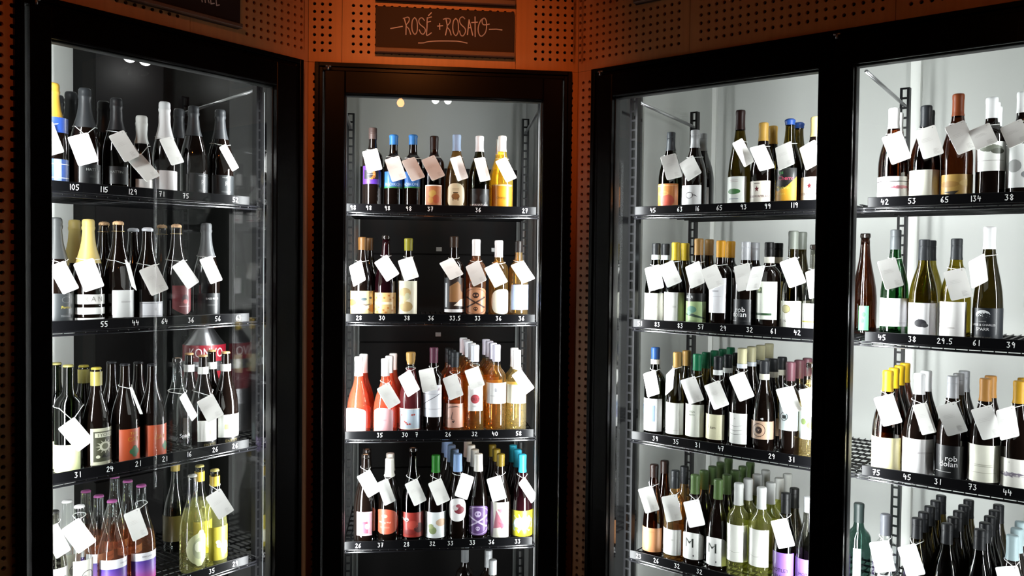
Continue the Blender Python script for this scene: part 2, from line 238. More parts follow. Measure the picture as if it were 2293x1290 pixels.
BOTTLES = [
 ('M',0,0.0366,0.2048,0.19,0.2,0.2935,'bord','dark','screw','5a4a46',0.2515,None,[(0.0893,0.1538,-1.073,0.887,'rect','5a2fa6',[('r',-0.75,0.75,-0.45,0.55,'181020'),('o',0.05,0.05,0.4,0.55,'e07a20'),('o',-0.1,0.05,0.28,0.4,'181020'),('t','~',0,0.15,0.3,'f4e8d8')])],1,0.0,0.077,'brown-capped dark wine bottle',None,'purple label',0),
 ('M',0,0.034,0.2793,0.19,0.2,0.271,'bord','dark','wax','3b86d2',0.2338,None,[(0.0767,0.1358,-1.635,1.682,'rect','3f86dc',[('r',-1,1,-1,-0.82,'2f9a50'),('t','RADIKON',0,-0.55,0.38,'cfe4ff')])],1,0.0,0.077,'bright-blue-waxed dark bottle',None,'blue label with pale lettering',0),
 ('M',0,0.034,0.3485,0.19,0.2,0.273,'bord','dark','wax','3b86d2',0.2357,None,[(0.0783,0.1374,-1.657,0.858,'rect','3f86dc',[('r',-1,1,-1,-0.82,'2f9a50'),('t','RADIKON',0,-0.55,0.38,'cfe4ff')])],1,0.0,0.077,'bright-blue-waxed dark bottle',None,'blue label beside its twin',0),
 ('M',0,0.037,0.4244,0.19,0.2,0.2703,'bord','brown','caps','2c1610',0.2204,None,[(0.013,0.0912,-1.002,0.845,'rect','efe6da',[('r',-0.85,0.85,-0.88,0.88,'d98a52'),('o',-0.1,0.2,0.4,0.35,'eac060'),('o',0.3,-0.3,0.35,0.4,'d86a40'),('o',-0.3,-0.4,0.3,0.3,'e8a850')])],1,0.0,0.077,'dark-brown-capped brown bottle',None,'cream-bordered orange painting label',0),
 ('M',0,0.04,0.5056,0.19,0.2,0.2777,'burg','amber','caps','a9c4e6',0.2176,None,[(0.0127,0.0986,-0.999,0.766,'oval','eadcb6',[('o',0,-0.1,0.42,0.28,'b07a3c'),('r',-0.25,0.25,0.18,0.26,'5a5030'),('r',-0.3,-0.2,-0.45,-0.2,'7a5028'),('r',0.2,0.3,-0.45,-0.2,'7a5028'),('t','~',0,0.5,0.2,'8a8050')])],1,0.0,0.082,'pale-blue-capped amber bottle',None,'cream oval animal label',0),
 ('M',0,0.0405,0.5887,0.19,0.2,0.2751,'burg','olive','caps','eceef0',0.2168,None,[(0.0137,0.0804,-1.735,1.581,'rect','101113',[('t','SUPERNATURAL',0,-0.75,0.24,'e8e8e8'),('o',-0.3,0.1,0.25,0.4,'34363a'),('o',0.3,0,0.3,0.45,'2a2c30')])],1,0.0,0.083,'white-capped olive bottle',None,'black label lettered in white',0),
 ('M',0,0.0405,0.6717,0.19,0.2,0.2775,'burg','yellow','caps','ecece6',0.2196,None,[(0.0109,0.098,-1.21,0.957,'rect','f0a41e',[('r',-1,1,0.86,1,'f8d890'),('t','Orange',0,-0.1,0.3,'7a5a14')])],2,0.0,0.083,'white-capped yellow wine bottle',None,'bright orange-yellow label',0),
 ('M',1,0.0405,0.1701,0.19,-0.188,0.2897,'burg','dark','caps','6e4a20',0.2432,None,[(0.0145,0.0973,-1.599,1.717,'rect','f0d9a0',[('o',-0.6,0,0.3,0.3,'e8954a'),('o',0.1,0.3,0.16,0.14,'5a6a70'),('o',0.5,0.4,0.1,0.1,'5a6a70'),('o',0.7,-0.5,0.4,0.35,'eaa548'),('o',-0.1,-0.4,0.5,0.25,'f4eccc'),('p',[(-0.1,-0.05),(0.2,-0.3),(0.6,-0.1),(0.2,-0.15)],'8a7a70')])],2,0.02,0.083,'bronze-capped dark bottle',None,'wide pastel smiling-face label',0),
 ('M',1,0.0395,0.2545,0.19,-0.188,0.297,'burg','red','none','7a1830',0.2637,None,[(0.0166,0.0916,-1.626,1.15,'rect','f0c684',[('o',-0.8,0.7,0.07,0.09,'d98a3c'),('o',-0.5,0.5,0.07,0.09,'d98a3c'),('o',-0.2,0.75,0.07,0.09,'d98a3c'),('o',0.1,0.5,0.07,0.09,'d98a3c'),('o',0.4,0.72,0.07,0.09,'d98a3c'),('o',0.7,0.5,0.07,0.09,'d98a3c'),('o',-0.7,0.3,0.07,0.09,'d98a3c'),('o',0.5,0.35,0.07,0.09,'d98a3c'),('o',-0.85,-0.4,0.07,0.09,'d98a3c'),('o',-0.55,-0.6,0.07,0.09,'d98a3c'),('o',-0.25,-0.4,0.07,0.09,'d98a3c'),('o',0.05,-0.65,0.07,0.09,'d98a3c'),('o',0.35,-0.45,0.07,0.09,'d98a3c'),('o',0.65,-0.7,0.07,0.09,'d98a3c'),('o',-0.4,-0.85,0.07,0.09,'d98a3c'),('o',0.2,-0.88,0.07,0.09,'d98a3c'),('o',0.8,-0.4,0.07,0.09,'d98a3c'),('r',-0.6,0.6,-0.12,0.12,'f4e4c0')])],1,0.0,0.08,'bare-lipped deep red wine bottle',None,'orange polka-dot label',0),
 ('M',1,0.037,0.3347,0.19,-0.188,0.2877,'bord','dark','caps','9a9428',0.243,None,[(0.0117,0.1345,-1.653,0.998,'rect','f0ead0',[('o',0,0.3,0.45,0.3,'e4c98c'),('o',-0.2,-0.1,0.35,0.25,'e8d8a4'),('o',0.1,-0.5,0.5,0.3,'dfbf80'),('o',0.2,0.1,0.2,0.2,'d9d8b0')])],1,0.0,0.077,'olive-green-capped dark bottle',None,'tall cream ornate label',0),
 ('M',1,0.037,0.4992,0.19,-0.188,0.2979,'bord','dark','caps','3a2618',0.2565,None,[(0.0224,0.1467,-1.137,1.61,'rect','3a2418',[('r',-1,-0.6,-1,1,'23272c'),('p',[(-0.5,-0.4),(0.6,-0.4),(0.6,0.3),(0.1,0.8),(-0.5,0.5)],'b8804a'),('p',[(-0.2,-0.6),(0.9,-0.7),(0.9,-0.2),(0.3,-0.25)],'e8dccb'),('o',0.55,0.45,0.25,0.3,'5a3520'),('r',-0.95,1,-1,-0.82,'e6e6e6'),('r',-0.85,-0.7,-0.7,0.7,'c8ccd0')])],1,0.0,0.077,'dark-brown-capped dark bottle',None,'dark photo-print label',0),
 ('M',1,0.037,0.5802,0.19,-0.188,0.2878,'bord','rosebrown','caps','f3f3f3',0.2275,None,[(0.0121,0.1126,-1.733,1.583,'oval','e8a273',[('ring',0,0,0.9,0.92,0.035,'5a2a14'),('o',0,0.45,0.2,0.2,'4a2412'),('o',-0.08,0.45,0.05,0.06,'e8a273'),('o',0.08,0.45,0.05,0.06,'e8a273'),('r',-0.1,0.1,0.24,0.32,'4a2412'),('p',[(-0.55,-0.38),(-0.47,-0.44),(0.57,0.24),(0.5,0.31)],'4a2412'),('p',[(0.55,-0.38),(0.47,-0.44),(-0.57,0.24),(-0.5,0.31)],'4a2412'),('o',-0.55,-0.42,0.09,0.06,'4a2412'),('o',0.55,-0.42,0.09,0.06,'4a2412'),('o',-0.56,0.29,0.09,0.06,'4a2412'),('o',0.56,0.29,0.09,0.06,'4a2412'),('o',0,-0.52,0.13,0.13,'4a2412'),('o',-0.05,-0.52,0.035,0.04,'e8a273'),('o',0.05,-0.52,0.035,0.04,'e8a273'),('r',-0.06,0.06,-0.68,-0.6,'4a2412')])],1,0.0,0.077,'white-capped brown rosé bottle',None,'orange oval skull-and-crossbones label',0),
 ('M',1,0.0362,0.6632,0.19,-0.188,0.2845,'bord','gold','caps','f3f3f3',0.2232,None,[(0.0167,0.1072,-0.841,1.557,'oval','f1ead6',[('t','~',0,0.5,0.15,'c8b890'),('t','~',0,0.1,0.15,'c8b890')])],1,0.0,0.077,'white-capped golden wine bottle',None,'blank cream oval label',0),
 ('M',1,0.0362,0.7368,0.19,-0.188,0.2841,'bord','amber','caps','1c1512',0.242,None,[(0.0325,0.1239,-0.896,1.533,'rect','a9bbe6',[('o',-0.1,0.1,0.5,0.5,'b9c4ee')])],1,0.0,0.077,'dark-necked amber bottle',None,'plain lavender-blue label',0),
 ('M',2,0.043,0.1604,0.19,-0.605,0.2763,'bell','rose','caps','f4f2f0',0.2069,None,[(0.0075,0.0969,-1.596,0.713,'arch','f5cfc8',[('t','~',0,-0.05,0.12,'dba090')])],2,0.012,0.09,'white-capped orange-pink rosé bottle',None,'pale pink arched label',0),
 ('M',2,0.043,0.2553,0.19,-0.605,0.2694,'bell','rose','caps','f4f2f0',0.2065,None,[(0.0081,0.0961,-1.068,0.742,'arch','efb6ba',[('t','~',0,0,0.12,'cf8088')])],3,0.012,0.09,'white-capped rosé bottle',None,'deeper pink arched label',0),
 ('M',2,0.0405,0.3464,0.19,-0.605,0.2927,'burg','clearred','corkcap','c69a56',0.2487,None,[(0.0177,0.0925,-1.656,1.021,'rect','c9d8e6',[('r',-1,1,-1,-0.92,'f2e8d8'),('r',-1,1,0.92,1,'f2e8d8'),('o',-0.4,0.35,0.06,0.09,'d94a38'),('o',0.35,0.4,0.06,0.09,'d94a38'),('o',0.5,0.42,0.06,0.09,'d94a38'),('o',-0.8,-0.15,0.06,0.09,'d94a38'),('o',-0.15,-0.25,0.06,0.09,'d94a38'),('o',-0.05,-0.35,0.06,0.09,'d94a38'),('o',0.05,-0.5,0.06,0.09,'d94a38'),('o',0.2,-0.48,0.06,0.09,'d94a38'),('o',-0.65,-0.75,0.06,0.09,'d94a38')])],1,0.0,0.083,'gold-corked clear-necked bottle',0.235,'blue label scattered with red strawberries',0),
 ('M',2,0.037,0.4297,0.19,-0.605,0.31,'bord','dark','caps','6e3a50',0.2538,None,[(0.0604,0.1762,-1.684,0.846,'rect','dfe0e6',[('t','A',0.75,0.72,0.26,'a06878'),('p',[(-0.85,-0.35),(0.85,0.45),(0.85,0.49),(-0.85,-0.31)],'3c3c44'),('r',-1,1,-0.5,-0.48,'7a7a80'),('r',-1,1,0.44,0.46,'a0a0a8')])],1,0.0,0.077,'burgundy-capped dark bottle',None,'tall white label crossed by a thin line',0),
 ('M',2,0.0358,0.5067,0.19,-0.605,0.2929,'bord','orange','screw','3c4044',0.2376,None,[(0.0213,0.1083,-1.709,1.133,'rect','e9b09c',[('p',[(-0.4,0.5),(-0.2,0.75),(0.3,0.8),(0.6,0.7),(0.3,0.74),(-0.2,0.68)],'3a2a28'),('p',[(-0.1,-0.3),(0,0.3),(0.04,0.3),(-0.04,-0.28),(0.2,-0.36),(0.2,-0.4)],'6a4840'),('p',[(-0.02,-0.45),(0.2,-0.45),(0.08,-0.62)],'301818'),('t','~',-0.4,-0.2,0.2,'7a5048')])],3,-0.008,0.077,'charcoal-screwcapped orange wine bottle',None,'salmon label with a sketched face',0),
 ('M',2,0.0358,0.5795,0.19,-0.605,0.3189,'bord','gold','caps','e9edf5',0.2582,None,[(0.0815,0.1729,-0.815,0.89,'rect','f0efee',[('o',-0.05,-0.05,0.55,0.36,'d0505a'),('t','OLLY',0,-0.08,0.22,'5a2030'),('t','~',0,-0.62,0.12,'909090')])],5,-0.006,0.077,'white-capped golden bottle',None,'white label with a round red spot',0),
 ('M',2,0.037,0.6583,0.19,-0.605,0.3197,'bord','gold','caps','d9d8ea',0.2587,None,[(0.1071,0.1833,-1.758,1.558,'rect','f0f0ee',[('t','B',0,0.3,0.34,'7a8090'),('t','~',0,-0.25,0.1,'b0b0b0')])],4,-0.006,0.077,'lavender-white-capped golden bottle',None,'square white label with one small initial',0),
 ('M',2,0.037,0.7342,0.19,-0.605,0.2999,'bord','cleargold','screw','f0efec',0.2298,None,[(0.1072,0.1764,-1.783,1.049,'rect','f3eed6',[])],2,0.0,0.077,'silver-white-capped pale gold bottle',None,'cream label',0),
 ('M',3,0.042,0.1869,0.19,-0.999,0.3161,'champ','dark','none','202020',0.2677,None,[(0.0311,0.117,-0.733,0.653,'rect','f0c9d2',[('r',-0.85,0.85,-0.9,0.9,'e8a6b4'),('r',-0.6,0.5,-0.8,0.1,'d06078'),('o',0.4,-0.2,0.3,0.25,'efc0c8'),('o',-0.1,0.55,0.3,0.2,'f4e0e4'),('r',-0.5,0.4,0.0,0.2,'c85068')])],2,0.0,0.086,'glass-lipped dark bottle',None,'pink cartoon-print label',0),
 ('M',3,0.0418,0.273,0.19,-0.999,0.3,'champ','dark','caps','e9e6dc',0.2352,None,[(0.0342,0.1243,-1.633,0.866,'oval','dc6447',[('o',0,0.45,0.22,0.14,'f0a890'),('t','Wishing Well',0,-0.05,0.2,'f6d8c8'),('t','~',0,-0.45,0.12,'f0b8a0')])],2,0.0,0.085,'cream-capped dark bottle',None,'round orange-red label',0),
 ('M',3,0.0405,0.3579,0.19,-0.999,0.3378,'burg','olivedark','none','504818',0.2729,None,[(0.0205,0.1102,-1.66,1.656,'rect','c23b30',[('o',-0.65,0.45,0.12,0.14,'f0e8e0'),('o',-0.35,0.42,0.14,0.16,'f0e8e0'),('o',-0.62,0.4,0.05,0.07,'201010'),('o',-0.32,0.36,0.05,0.07,'201010'),('o',0.35,-0.25,0.3,0.4,'6a2020'),('o',0,0.0,0.3,0.35,'d85040'),('r',0.6,1,-1,1,'8a3540'),('o',-0.2,-0.6,0.4,0.2,'a82a24')])],1,0.0,0.083,'bare-necked olive bottle',None,'red picture label with two white eyes',0),
 ('M',3,0.0394,0.4402,0.19,-0.999,0.3102,'burg','dark','caps','2e8a2c',0.2471,None,[(0.0151,0.1091,-1.687,1.629,'rect','e9eeee',[('o',0.35,0.2,0.32,0.3,'ecc8a8'),('o',-0.15,-0.4,0.22,0.3,'a9bd80'),('o',-0.25,-0.1,0.15,0.2,'c0cc90')])],1,0.0,0.08,'green-capped dark bottle',None,'white watercolour label',0),
 ('M',3,0.0375,0.5202,0.19,-0.999,0.3131,'champ','dark','caps','8fb0de',0.2489,None,[(0.0737,0.1577,-0.977,0.889,'oval','e8e6e6',[('o',0.2,0.0,0.55,0.35,'a03848'),('o',-0.2,0.2,0.3,0.25,'d8d0d0'),('o',0.1,0.35,0.25,0.15,'c06070')])],5,-0.008,0.077,'pale-blue-capped dark bottle',None,'round white label with a crimson blot',0),
 ('M',3,0.0375,0.5963,0.19,-0.999,0.3119,'champ','dark','caps','dad6cc',0.2484,None,[(0.0204,0.1286,-1.738,1.578,'oval','8a62aa',[('ring',0,0,0.94,0.95,0.06,'cdb8e0'),('o',0,0.45,0.2,0.2,'d8c8e8'),('o',-0.08,0.45,0.05,0.06,'8a62aa'),('o',0.08,0.45,0.05,0.06,'8a62aa'),('r',-0.1,0.1,0.24,0.32,'d8c8e8'),('p',[(-0.55,-0.38),(-0.47,-0.44),(0.57,0.24),(0.5,0.31)],'d8c8e8'),('p',[(0.55,-0.38),(0.47,-0.44),(-0.57,0.24),(-0.5,0.31)],'d8c8e8'),('o',-0.55,-0.42,0.09,0.06,'d8c8e8'),('o',0.55,-0.42,0.09,0.06,'d8c8e8'),('o',-0.56,0.29,0.09,0.06,'d8c8e8'),('o',0.56,0.29,0.09,0.06,'d8c8e8'),('o',0,-0.52,0.13,0.13,'d8c8e8'),('o',-0.05,-0.52,0.035,0.04,'8a62aa'),('o',0.05,-0.52,0.035,0.04,'8a62aa'),('r',-0.06,0.06,-0.68,-0.6,'d8c8e8'),('t','N',-0.62,-0.08,0.2,'d8c8e8'),('t','N',0.62,-0.08,0.2,'d8c8e8')])],4,-0.008,0.077,'cream-capped dark bottle',None,'purple oval skull label',0),
 ('M',3,0.0398,0.6782,0.19,-0.999,0.3107,'burg','dark','caps','8a7420',0.2655,None,[(0.0108,0.1399,-1.125,0.795,'rect','eceadb',[('p',[(-0.6,-0.5),(-0.3,0.55),(0.55,-0.35)],'dd8a9c'),('p',[(-0.2,0.6),(0.6,0.65),(0.1,0.4)],'e29aa8'),('p',[(-0.1,-0.1),(0.7,-0.3),(0.2,-0.5)],'d87088')])],3,-0.008,0.081,'olive-gold-capped dark bottle',None,'cream label with a pink triangle',0),
 ('M',3,0.0398,0.759,0.19,-0.999,0.3074,'burg','red','caps','2fa6c4',0.2423,None,[(0.0128,0.1072,-1.79,1.526,'rect','e6dc28',[('o',0,0,0.72,0.75,'b9dae0'),('o',0,0,0.45,0.48,'e4f2f4'),('o',0,0,0.2,0.22,'9ac8d4'),('o',-0.3,-0.4,0.12,0.12,'c8d840')])],3,-0.008,0.081,'turquoise-capped dark bottle',None,'yellow label with a pale blue flower',0),
 ('M',4,0.037,0.5639,0.4,-1.4,0.3,'bord','dark','caps','8e9092',0.2384,None,[],1,0.0,0.077,'dull-silver-capped bottle,left one',None,None,0),
 ('M',4,0.037,0.6521,0.35,-1.4,0.3,'bord','dark','screw','a8aaac',0.2339,None,[],1,0.0,0.077,'silver-capped bottle behind another',None,None,0),
 ('M',4,0.037,0.658,0.24,-1.4,0.3,'bord','dark','screw','a8aaac',0.2454,None,[],1,0.0,0.077,'brightest silver-capped bottle,nearest',None,None,0),
 ('L',0,0.042,-0.7295,0.19,0.2065,0.2936,'champ','dark','foil','d2a63c',0.1875,(0.1528,0.1944,'2f55b0'),[(0.014,0.0788,-1.095,0.743,'rect','3f66b8',[('r',-0.2,0.3,-1,1,'9fb4dc'),('r',-1,1,0.55,0.62,'cdd6ea'),('r',-1,1,-0.62,-0.55,'cdd6ea')])],1,0.0,0.086,'gold-foiled champagne bottle',None,'blue label and collar',0),
 ('L',0,0.042,-0.6422,0.19,0.2065,0.2941,'champ','dark','foil','3a3d40',0.1786,None,[(0.0166,0.0739,-0.795,1.226,'rect','1d2022',[('t','HATTIN',-0.1,0.45,0.3,'9a9c98'),('t','~',0,-0.2,0.2,'707070')])],3,0.0,0.086,'tall grey-foiled sparkling bottle',None,'black label beside the gold-foiled one',0),
 ('L',0,0.0381,-0.5506,0.19,0.2065,0.2806,'champ','olivedark','foil','2c2c2e',0.1838,None,[(0.0243,0.0759,-1.362,0.455,'rect','1d2022',[('t','HATTIN',0,0.35,0.3,'9a9c98')])],2,0.0,0.078,'black-foiled olive sparkling bottle',None,'black label',0),
 ('L',0,0.031,-0.4732,0.19,0.2065,0.2403,'half','dark','foil','c9cac6',0.154,None,[(0.0132,0.0459,-1.039,1.171,'rect','dcd6d2',[])],1,0.0,0.077,'small silver-foiled half bottle',None,'pale label,hidden by its tag',0),
 ('L',0,0.0362,-0.3996,0.19,0.2065,0.2937,'champ','dark','foil','dcdcdc',0.1758,None,[(0.0128,0.0787,-1.242,1.148,'rect','e2dedd',[])],1,0.0,0.077,'white-foiled sparkling bottle',None,'plain white label',0),
 ('L',0,0.042,-0.3014,0.19,0.2065,0.2963,'champ','dark','foil','44474a',0.1987,None,[(0.0161,0.0797,-0.789,1.118,'rect','33373a',[('t','VOUVRAY',0,0.75,0.16,'c8c8c8'),('t','R',0,0.1,0.5,'b0b0b0'),('t','~',0,-0.7,0.14,'a0a0a0')])],2,0.0,0.086,'grey-foiled sparkling bottle',None,'slate label,no tag',0),
 ('L',0,0.042,-0.2064,0.19,0.2065,0.2993,'champ','dark','foil','44474a',0.2,None,[(0.0189,0.0815,-1.21,1.09,'rect','33373a',[('t','VOUVRAY',0,0.75,0.16,'c8c8c8'),('t','R',0,0.1,0.5,'b0b0b0'),('t','~',0,-0.7,0.14,'a0a0a0')])],1,0.0,0.086,'grey-foiled sparkling bottle',None,'slate label and a narrow tag',0),
 ('L',1,0.042,-0.7231,0.19,-0.179,0.3052,'champ','dark','foil','4a4c4c',0.1881,None,[(0.0142,0.0922,-0.956,1.253,'rect','3e4244',[('t','Portius',0.1,0,0.2,'d8c040'),('ring',0.1,0.55,0.28,0.22,0.05,'9a9a98'),('t','~',0.1,-0.6,0.15,'a0a0a0')])],1,0.0,0.086,'charcoal-foiled sparkling bottle',None,'grey label lettered in yellow',0),
 ('L',1,0.042,-0.6328,0.19,-0.179,0.3053,'champ','dark','foil','d8c074',0.1772,None,[(0.0601,0.0881,-1.387,1.222,'rect','e8e6e2',[('t','R A N',0,0,1.1,'a8a6a0')]),(0.0312,0.0505,-1.39,1.222,'rect','f0f0ee',[]),(0.0064,0.0206,-1.393,1.222,'rect','f0f0ee',[])],2,0.0,0.086,'pale-gold-foiled sparkling bottle',None,'three white label bands',0),
 ('L',1,0.042,-0.5453,0.19,-0.179,0.3026,'champ','dark','cage','b0764a',0.2737,None,[(0.0181,0.099,-0.833,1.194,'rect','dfe1e0',[('t','~',-0.1,0.15,0.12,'8a8a8a')])],2,0.0,0.086,'wire-caged brown-corked bottle',None,'white label and an edge-on tag',0),
 ('L',1,0.042,-0.4544,0.19,-0.179,0.2875,'champ','dark','wax','d4d6dc',0.2774,None,[(0.0155,0.0621,-1.048,1.165,'rect','d9dadf',[('r',-0.9,0.9,-0.85,-0.8,'70747c'),('r',-0.9,0.9,0.8,0.85,'70747c'),('t','<',0,0,0.35,'8a8c94')])],2,0.0,0.086,'white-topped dark sparkling bottle',None,'white framed label',0),
 ('L',1,0.042,-0.36,0.19,-0.179,0.3021,'champ','dark','cage','d09858',0.2673,None,[(0.0195,0.1104,-0.814,1.135,'shield','8e2a34',[('o',0,0.1,0.3,0.28,'5a1a20'),('o',0.0,-0.1,0.2,0.15,'d04048'),('r',-0.5,0.4,-0.45,-0.4,'d8a8a8')])],2,0.0,0.086,'amber wire-caged sparkling bottle',None,'red shield label',0),
 ('L',1,0.042,-0.2561,0.19,-0.179,0.3113,'champ','dark','foil','6a6c6e',0.2011,None,[(0.0157,0.0841,-1.239,1.104,'rect','2c2e30',[('t','BASS RIVER',0,0.5,0.2,'e4e4e4'),('t','~',0,-0.1,0.1,'909090')])],1,0.0,0.086,'grey-foiled sparkling bottle',None,'black label with white capitals',0),
 ('L',2,0.037,-0.69,0.19,-0.6,0.3093,'bord','greendark','crown','a8a060',0.3011,None,[(0.0063,0.0851,-2.075,0.514,'rect','e6ecb4',[('t','n',0.1,0.4,0.3,'d8dc98')])],3,0.0,0.077,'gold-crown-capped green bottle',None,'pale yellow label',0),
 ('L',2,0.039,-0.6108,0.19,-0.6,0.2949,'burg','dark','crown','c8b848',0.2842,(0.2413,0.2825,'b9ad5a'),[(0.0137,0.1204,-0.851,1.215,'rect','d4d3b8',[('r',-0.8,0.8,-0.82,0.82,'5c5e46'),('r',-0.7,0.7,0.5,0.75,'d8d8c0'),('t','TYCHO',0,0.62,0.2,'2c2e24'),('o',0,0,0.42,0.26,'d8d8c0'),('o',0,0,0.25,0.16,'8a8c70'),('p',[(-0.3,-0.6),(0.1,-0.6),(-0.1,-0.38)],'22241c'),('p',[(0.05,-0.62),(0.6,-0.62),(0.35,-0.35)],'22241c'),('o',-0.5,-0.55,0.14,0.09,'d8d8c0'),('p',[(0.44,0.03),(0.44,-0.03),(0.66,0.0)],'d8d8c0'),('p',[(0.361051177665153,0.16098076211353313),(0.401051177665153,0.10901923788646682),(0.5715767664977296,0.19999999999999998)],'d8d8c0'),('p',[(0.1853589838486225,0.24882685902179846),(0.2546410161513776,0.21882685902179844),(0.33000000000000007,0.34641016151377546)],'d8d8c0'),('p',[(-0.03999999999999997,0.27),(0.04000000000000003,0.27),(4.041334437186266e-17,0.4)],'d8d8c0'),('p',[(-0.25464101615137746,0.2188268590217985),(-0.18535898384862234,0.24882685902179846),(-0.32999999999999985,0.3464101615137755)],'d8d8c0'),('p',[(-0.401051177665153,0.10901923788646682),(-0.361051177665153,0.16098076211353313),(-0.5715767664977296,0.19999999999999998)],'d8d8c0'),('p',[(-0.44,-0.029999999999999964),(-0.44,0.030000000000000034),(-0.66,4.898587196589413e-17)],'d8d8c0'),('p',[(-0.36105117766515304,-0.1609807621135331),(-0.4010511776651531,-0.10901923788646677),(-0.5715767664977296,-0.1999999999999999)],'d8d8c0'),('p',[(-0.18535898384862265,-0.24882685902179838),(-0.25464101615137774,-0.21882685902179835),(-0.3300000000000003,-0.34641016151377535)],'d8d8c0'),('p',[(0.03999999999999992,-0.27),(-0.040000000000000084,-0.27),(-1.2124003311558797e-16,-0.4)],'d8d8c0'),('p',[(0.2546410161513776,-0.21882685902179844),(0.1853589838486225,-0.24882685902179846),(0.33000000000000007,-0.34641016151377546)],'d8d8c0'),('p',[(0.4010511776651529,-0.10901923788646697),(0.3610511776651529,-0.16098076211353327),(0.5715767664977294,-0.20000000000000018)],'d8d8c0')])],2,0.0,0.079,'gold-crown-capped dark bottle',None,'black-and-cream sun card label',0),
 ('L',2,0.0405,-0.525,0.19,-0.6,0.2989,'burg','dark','crown','2c2c30',0.2903,None,[(0.0088,0.1057,-0.888,1.187,'rect','d95f34',[('t','THE',0,0.7,0.2,'e8a030'),('t','CAT',0,0.35,0.3,'e8a030'),('o',-0.1,-0.4,0.22,0.17,'4a8a58'),('o',0.25,-0.4,0.22,0.17,'4a8a58'),('o',0.08,-0.22,0.2,0.17,'4a8a58'),('o',0.08,-0.58,0.2,0.17,'4a8a58')])],2,0.0,0.083,'black-crown-capped dark bottle',None,'orange clover label and edge-on tag',0),
 ('L',2,0.0405,-0.4402,0.19,-0.6,0.2908,'burg','dark','crown','2c2c30',0.283,None,[(0.0072,0.106,-0.95,1.16,'rect','d95f34',[('t','CAT',0,0.25,0.3,'e8a030'),('o',0.35,-0.35,0.18,0.15,'4a8a58'),('o',0.6,-0.35,0.18,0.15,'4a8a58'),('o',0.48,-0.2,0.17,0.15,'4a8a58'),('o',0.48,-0.5,0.17,0.15,'4a8a58')])],2,0.0,0.083,'black-crown-capped dark bottle',None,'orange clover label and no tag',0),
 ('L',2,0.0405,-0.3563,0.19,-0.6,0.3019,'burg','clear','none','c0c0c0',0.2939,None,[(0.0433,0.076,-0.933,1.134,'none','101010',[('t','Spark',0,0,1.1,'f2f2f2')])],1,0.0,0.083,'clear uncapped bottle',None,'white script and no paper label',0),
 ('L',2,0.0405,-0.2668,0.19,-0.6,0.3053,'burg','dark','crown','dcab76',0.2923,(0.2428,0.2663,'f0f1ee'),[(0.0286,0.0959,-0.966,1.108,'rect','f0f1ec',[('r',-0.1,0.25,-0.35,0.1,'c8d08a')]),(0.0032,0.0286,-0.965,1.108,'rect','161412',[('t','ENTITY',0,0,0.8,'a89860')])],2,0.0,0.083,'tan-crown-capped dark bottle',None,'white label and a tag',0),
 ('L',2,0.0405,-0.184,0.19,-0.6,0.3098,'burg','dark','crown','dcab76',0.2934,(0.245,0.2687,'f2f3f0'),[(0.0299,0.1046,-1.192,1.084,'rect','f2f3ee',[('r',-0.5,-0.1,-0.3,0.15,'c8d08a')]),(0.0051,0.0299,-1.189,1.084,'rect','161412',[('t','ENTITY',0,0,0.8,'a89860')])],2,0.0,0.083,'tan-crown-capped dark bottle',None,'white label at the shelf end',0),
 ('L',3,0.0347,-0.7307,0.19,-0.991,0.29,'burg','cleardark','crown','2a2a28',0.2822,None,[(0.0639,0.1325,-0.601,1.256,'rect','e4e4e2',[('o',0.1,0,0.3,0.3,'a0a0a0')])],1,0.0,0.077,'black-crown-capped clear bottle',None,'white label,cut by the door frame',0),
 ('L',3,0.0347,-0.66,0.19,-0.991,0.29,'burg','clear','crown','dadada',0.2805,None,[(0.0429,0.1369,-0.916,1.232,'rect','e9e7da',[('ring',0.1,0,0.5,0.35,0.12,'6a6a64'),('o',-0.2,-0.1,0.2,0.2,'b8b8b0')])],2,0.0,0.077,'white-crown-capped clear bottle',None,'cream drawing label',0),
 ('L',3,0.0405,-0.5648,0.19,-0.991,0.285,'burg','clearrose','crown','c86ab0',0.2752,None,[(0.0885,0.1157,-1.432,1.2,'rect','ecebf0',[('t','DAS JUICE',0.45,0,0.5,'6a6478')]),(0.0145,0.0885,-1.436,1.2,'grad','5a3f92',[('g','5a3f92','d85a9c')])],3,0.0,0.083,'pink-crown-capped rosé bottle',0.17,'purple-to-pink label and no tag',0),
 ('L',3,0.0405,-0.4747,0.19,-0.991,0.3132,'burg','clearrose','crown','c86ab0',0.3031,None,[(0.089,0.1127,-1.246,1.171,'rect','ecebf0',[('t','DAS JUICE',0,0,0.6,'6a6478')]),(0.0282,0.089,-1.247,1.171,'grad','5a3f92',[('g','5a3f92','d85a9c')])],3,0.0,0.083,'pink-crown-capped rosé bottle',0.17,'purple-to-pink label and a tag',0),
 ('L',3,0.0395,-0.304,0.19,-0.991,0.3114,'burg','paleyellow','crown','b9bab2',0.3007,None,[(0.0221,0.1377,-1.013,1.119,'lemon','d6dba8',[('o',0,0,0.55,0.6,'b9c09a'),('o',-0.1,0.1,0.3,0.3,'dfe2c4')])],1,0.0,0.081,'grey-crown-capped pale yellow bottle',0.2,'lemon-shaped label',0),
 ('L',3,0.0395,-0.2237,0.19,-0.991,0.3144,'burg','paleyellow','crown','cdbf70',0.2962,(0.26,0.2926,'d8b83a'),[(0.022,0.1312,-1.044,1.095,'rect','e2d24a',[('o',-0.3,0.1,0.18,0.12,'f4efc8'),('o',-0.2,-0.1,0.22,0.15,'f4efc8'),('o',0.3,-0.3,0.4,0.4,'f2f0d0')])],2,0.0,0.09,'gold-crown-capped pale bottle',0.2,'yellow figure label',0),
